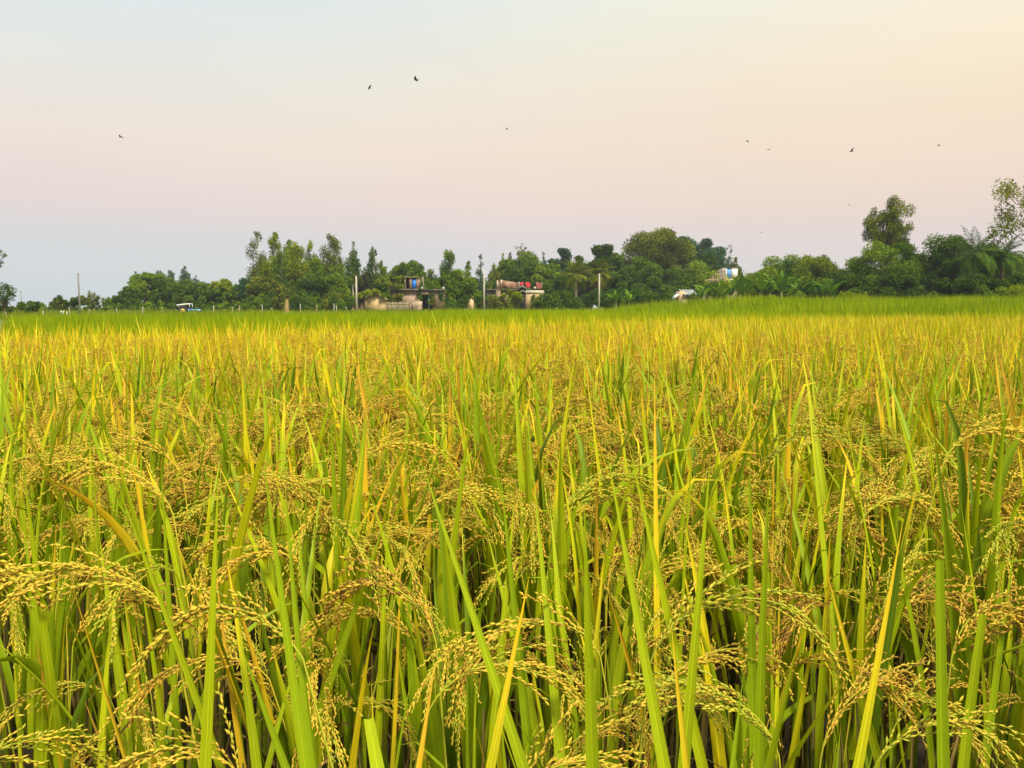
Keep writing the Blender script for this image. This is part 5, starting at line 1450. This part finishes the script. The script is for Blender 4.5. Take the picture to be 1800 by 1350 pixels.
# bamboo frame
e = empty('bamboo_trellis', (q.x0, D, 0), 'tall bare bamboo frame left of the white roof room', 'frame')
for k, px_ in enumerate((1246, 1250, 1254, 1258, 1261, 1264, 1267, 1270, 1272.5)):
    mb = MB(); tp_ = np.interp(px_, [1246, 1262, 1272], [486, 473, 471])
    mb.tube([(q.x(px_) - .3, -.8, 0), (q.x(px_), -.8, q.z(tp_))], .06, 5); mb.build('pole', M['bamboo'], e)
for py_ in (478, 484, 495):
    mb = MB(); mb.tube([(q.x(np.interp(py_, [478, 484], [1256, 1247])), -.9, q.z(py_)), (q.x(1273), -.9, q.z(py_ - 1))], .045, 5); mb.build('rail', M['bamboo'], e)
creeper('yellow green creeper on the lean-to left of the bamboo frame', D - 2, [(1232, 493, 5), (1236, 498, 6), (1240, 503, 6), (1233, 505, 6), (1245, 499, 5), (1230, 501, 4)])
creeper('creeper crowding the slab edge below the blue door', D - 2, [(1296, 489, 5), (1300, 494, 6), (1288, 497, 6), (1278, 499, 6), (1268, 501, 5)], 'f_lime')

# ------------------------------------------------------------------ poles and fence posts
def pole(px, top, D, rad, mat, label, arm=False, lean=0.0):
    h = Z(top, D)
    e = empty('utility_pole', (X(px, D), D, 0), label, 'pole', 'poles along the village')
    mb = MB(); mb.tube([(0, 0, 0), (lean * .5, 0, h * .5), (lean, 0, h)], [rad * 1.15, rad, rad * .85], 10); mb.build('shaft', M[mat], e, smooth=True)
    mb = MB(); mb.tube([(lean - .14, 0, h - .15), (lean + .14, 0, h - .15)], .03, 6); mb.build('bracket', M['wire'], e)
    return e
pole(140, 480, 78, .085, 'weathered_pole', 'grey weathered pole standing alone at far left')
pole(38, 511, 100, .05, 'weathered_pole', 'short thin pole near the left edge')
pole(627, 485, 110, .13, 'concrete_pole', 'pale concrete pole in front of the mud house')
pole(851, 474, 112, .12, 'concrete_pole', 'pale concrete pole left of the brick terrace house')
pole(1053, 481, 104, .11, 'concrete_pole', 'pale concrete pole in front of the orange skirted palm')
POSTS = [(10, 548), (75, 546), (122, 539), (155, 543), (205, 541), (250, 539), (284, 540), (375, 537), (408, 539), (420, 537), (461, 535), (528, 534), (557, 536), (587, 534), (592, 536)]
wh = ['the far left edge', 'the round dark bush', 'the low spreading dark tree', 'the feathery sparse tree', 'the tiny light tree', 'the left grove, its thickest post', 'the left grove, close to the tractor',
      'the dark bush right of the tractor', 'the rounded bush, thin', 'the rounded bush, thick', 'the leftmost eucalyptus', 'the dark bush right of the haystack', 'the low bush midway to the mud house',
      'the light bush left of the mud house', 'the mud house lean-to']
for k, (px, top) in enumerate(POSTS):
    D = np.interp(px, [0, 300, 600], [72, 84, 100])
    w_ = .04 if k in (2, 4, 8, 6) else .06
    h = Z(top, D)
    mb = MB(); ln_ = rng.normal(0, .05)
    mb.tube([(0, 0, 0), (ln_ * .5, 0, h * .6), (ln_, 0, h - .03), (ln_, 0, h)], [w_, w_ * .95, w_ * .9, w_ * .5], 4)
    tag(mb.build('fence_post', M['concrete_pole' if k % 3 else 'bamboo'], None, (X(px, D), D, 0)), 'pale fence post before ' + wh[k], 'fence post', 'fence posts at the village edge')

# haystack
D = 104; h = Z(525.5, D)
mb = MB(); rr_ = np.random.default_rng(8)
zs = np.linspace(0, 1, 12)
prof = np.interp(zs, [0, .15, .6, .85, 1], [.62, .70, .55, .38, .05]) * (10 / F * D) * .62
mb.tube(np.stack([rr_.normal(0, .03, 12), rr_.normal(0, .03, 12), zs * h], 1), prof * rr_.uniform(.93, 1.07, 12), 14)
V, Q, A = blades(np.stack([np.cos(a := rr_.uniform(0, 6.28, 260)) * (pz := np.interp(zq := rr_.uniform(.05, .95, 260), zs, prof)), np.sin(a) * pz, zq * h], 1), a, 1.2, 1.4, .35, .03, .5, 0, n=3, across=2)
mb.add(V, Q, A)
tag(mb.build('haystack', M['straw'], None, (X(504, D), D, 0), smooth=True), 'narrow straw haystack standing in front of the olive bush', 'haystack')

# white plume grass near the grey pole
D = 74
e = empty('plume_grass', (X(108, D), D, 0), 'white plumed grass clump left of the grey pole base', 'plume grass')
rr_ = np.random.default_rng(9)
mb = MB(); V, Q, A = blades(np.c_[rr_.normal(0, .15, 40), rr_.normal(0, .1, 40), np.zeros(40)], rr_.uniform(0, 6.28, 40), .2, .6, .8, .03, .4, 0, n=4, across=2); mb.add(V, Q, A); mb.build('blades', M['scrub'], e)
for dx, top in ((-.12, 545.5), (.10, 546), (.42, 547)):
    mb = MB(); h = Z(top, D); mb.tube([(dx, 0, 0), (dx, 0, h - .35), (dx + .02, 0, h - .25), (dx + .06, 0, h - .1), (dx + .12, 0, h)], [.012, .012, .055, .06, .01], 7); mb.build('plume', M['white'], e, smooth=True)

# ------------------------------------------------------------------ tractor
D = 106; sc1 = D / F
e = empty('tractor', (X(336, D), D, 0), 'blue tractor under a white canopy half hidden by grass', 'tractor')
T = lambda px: (px - 336) * sc1
zb = lambda py: Z(py, D)
g0 = 0.0
mb = MB(); mb.prism([(T(336.5), .55), (T(353.2), .50), (T(353.6), zb(545.5)), (T(352), zb(543.6)), (T(336.5), zb(543.4))], -.32, .32); hood = mb.build('hood', M['trailer_blue'], e)
mb = MB()
for k in range(5): mb.box(T(353.62), T(353.9), -.24, .24, .58 + k * .07, .61 + k * .07)
mb.build('grille', M['dark'], hood)
mb = MB(); mb.prism([(T(321), .5), (T(336.3), .5), (T(336.3), zb(543.3)), (T(333), zb(543.0)), (T(322), zb(544.5))], -.55, .55); mb.build('body', M['tractor_blue'], e)
mb = MB(); mb.prism([(T(313.5), zb(536.6)), (T(316), zb(534.9)), (T(335), zb(533.2)), (T(335.3), zb(535.0)), (T(318), zb(537.2)), (T(315), zb(538.5))], -.75, .75); mb.build('canopy', M['white'], e)
for px_, yy in ((318.5, -.62), (318.5, .62), (335.4, -.5), (335.4, .5)):
    mb = MB(); mb.tube([(T(px_), yy, .9), (T(px_ - (1.0 if px_ < 330 else -.2)), yy, zb(536.6 if px_ < 330 else 534.9))], .035, 6); mb.build('canopy_post', M['white'], e, smooth=True)
mb = MB(); mb.box(T(323), T(328), -.22, .22, zb(544.3), zb(543.2)); mb.box(T(322.3), T(323.2), -.22, .22, zb(544.3), zb(540)); mb.build('seat', M['rubber'], e)
mb = MB(); th = np.linspace(0, 2 * PI, 15); mb.tube(np.stack([T(331) + .08 * np.cos(th) * .3, .18 * np.sin(th), zb(541.6) + .16 * np.cos(th)], 1), .02, 5, cap=False); mb.tube([(T(331), 0, zb(541.6)), (T(333.5), 0, zb(543.5))], .02, 5); mb.build('steering_wheel', M['rubber'], e)
mb = MB(); mb.tube([(T(347), .15, zb(543.7)), (T(347), .15, zb(539.5))], .035, 7); mb.build('exhaust', M['wire'], e, smooth=True)
def wheel(px_, yy, rad, wd):
    we = MB(); th = np.linspace(0, 2 * PI, 25)
    pr = [(rad * .55, -wd / 2), (rad * .9, -wd / 2), (rad, -wd * .3), (rad, wd * .3), (rad * .9, wd / 2), (rad * .55, wd / 2)]
    V = np.array([[(T(px_) + rr2 * math.cos(t_), yy + y2, rad + rr2 * math.sin(t_)) for rr2, y2 in pr] for t_ in th[:-1]])
    i, j = np.meshgrid(np.arange(24), np.arange(6), indexing='ij')
    we.add(V.reshape(-1, 3), np.stack([i * 6 + j, i * 6 + (j + 1) % 6, ((i + 1) % 24) * 6 + (j + 1) % 6, ((i + 1) % 24) * 6 + j], -1).reshape(-1, 4))
    w_ = we.build('wheel', M['rubber'], e, smooth=True)
    rb_ = MB(); rb_.tube([(T(px_), yy - wd * .35, rad), (T(px_), yy + wd * .35, rad)], [rad * .545, rad * .545], 16); rb_.build('rim', M['yellow_rim'], w_)
for yy in (-.72, .72): wheel(325.5, yy, .62, .32)
for yy in (-.55, .55): wheel(347, yy, .36, .2)

# ------------------------------------------------------------------ birds
def bird(px, py, D, span, rz, roll, pitch, flap, label):
    mb = MB()
    L_ = span * .52
    zs_ = np.array([-.55, -.46, -.38, -.22, 0, .2, .33, .40, .45, .5]) * L_ * 1.1
    rr2 = np.array([.035, .05, .045, .09, .12, .10, .06, .075, .05, .008]) * L_
    P_ = np.stack([zs_ * 0, zs_, 0 * zs_ + np.array([0, 0, 0, 0, 0, .01, .03, .04, .035, .03]) * L_], 1)
    k = 8
    th = np.linspace(0, 2 * PI, k, endpoint=False)
    V = np.array([[(p_[0] + r_ * math.cos(t_), p_[1], p_[2] + r_ * math.sin(t_) * (.5 if n_ < 2 else 1)) for t_ in th] for n_, (p_, r_) in enumerate(zip(P_, rr2))])
    i, j = np.meshgrid(np.arange(len(P_) - 1), np.arange(k), indexing='ij')
    fs = [np.stack([i * k + j, i * k + (j + 1) % k, (i + 1) * k + (j + 1) % k, (i + 1) * k + j], -1).reshape(-1, 4), np.array([list(range(k))])]
    mb.add(V.reshape(-1, 3), fs)
    # tail fan
    mb.add([(-.03 * L_, -.5 * L_, .012), (.03 * L_, -.5 * L_, .012), (.10 * L_, -.82 * L_, .0), (0, -.88 * L_, 0), (-.10 * L_, -.82 * L_, 0),
            (-.03 * L_, -.5 * L_, -.012), (.03 * L_, -.5 * L_, -.012), (.10 * L_, -.82 * L_, -.01), (0, -.88 * L_, -.01), (-.10 * L_, -.82 * L_, -.01)],
           [np.array([(0, 1, 2, 3, 4), (9, 8, 7, 6, 5)]), np.array([(0, 5, 6, 1), (1, 6, 7, 2), (2, 7, 8, 3), (3, 8, 9, 4), (4, 9, 5, 0)])])
    # wings: arm + swept hand, thickened
    for sg in (-1, 1):
        f = flap[0] if sg < 0 else flap[1]
        st = [(.0, .16, -.16), (.2, .19, -.15), (.45, .16, -.14), (.7, .06, -.16), (.88, -.06, -.19), (1.0, -.18, -.2)]
        up, dn = [], []
        for t_, ld, tr in st:
            x_ = sg * t_ * span * .5 * math.cos(f * (1 - .35 * t_))
            z_ = t_ * span * .5 * math.sin(f * (1 - .35 * t_)) + .03 * L_
            for yv, tz in ((ld * span * .9, .012), (tr * span * .9, .004)):
                up.append((x_, yv, z_ + tz * span)); dn.append((x_, yv, z_ - tz * span))
        n_ = len(up)
        fs = []
        for a in range(0, n_ - 2, 2):
            fs += [(a, a + 1, a + 3, a + 2), (n_ + a, n_ + a + 2, n_ + a + 3, n_ + a + 1), (a, a + 2, n_ + a + 2, n_ + a), (a + 1, n_ + a + 1, n_ + a + 3, a + 3)]
        fs.append((n_ - 2, n_ - 1, 2 * n_ - 1, 2 * n_ - 2))
        mb.add(up + dn, np.array(fs))
    o_ = mb.build('bird', M['feather'], None, smooth=True)
    o_.location = tuple(at(px, py, D))
    o_.rotation_euler = (pitch, roll, rz)
    return tag(o_, label, 'bird', 'birds over the field')
bird(731, 140, 62, .60, R(70), R(25), R(-10), (.5, .3), 'largest black bird, highest in the sky')
bird(650, 154, 70, .50, R(150), R(35), R(20), (.9, .2), 'black bird just lower left of the highest bird')
bird(212, 241, 75, .56, R(75), R(18), R(-5), (.5, .35), 'lone dark bird above the left field')
bird(891, 227, 95, .5, R(80), R(12), R(0), (.3, .25), 'faint grey bird near the middle of the sky')
bird(1314, 249, 85, .42, R(60), R(20), R(0), (.5, .4), 'dark bird upper left of a tight pair at right')
bird(1352, 263, 85, .42, R(170), R(20), R(15), (.8, .7), 'small bird lower right of a tight pair')
bird(1497, 266, 62, .62, R(20), R(-28), R(5), (.25, .9), 'bird with one long outstretched wing at right')
bird(1650, 256, 85, .45, R(85), R(12), R(0), (.4, .3), 'rightmost bird in the warm part of the sky')
bird(1492, 360, 130, .45, R(85), R(8), R(0), (.3, .3), 'tiny faint bird left of the tall open tree')
bird(1338, 409, 140, .45, R(95), R(10), R(0), (.3, .3), 'tiny faint bird low above the banana plants')

# ------------------------------------------------------------------ evening haze
hm = newmat('haze_air')
pv = mnode(hm, 'ShaderNodeVolumePrincipled')
pv.inputs['Color'].default_value = (0.86, 0.91, 0.96, 1)
pv.inputs['Density'].default_value = 0.0003
pv.inputs['Anisotropy'].default_value = 0.0
ho = mnode(hm, 'ShaderNodeOutputMaterial')
hm.node_tree.links.new(pv.outputs[0], ho.inputs['Volume'])
hb = MB(); hb.box(-720, 720, -80, 780, -1, 46)
tag(hb.build('haze', hm), 'thin evening haze over the fields and village', 'haze', kind='stuff')
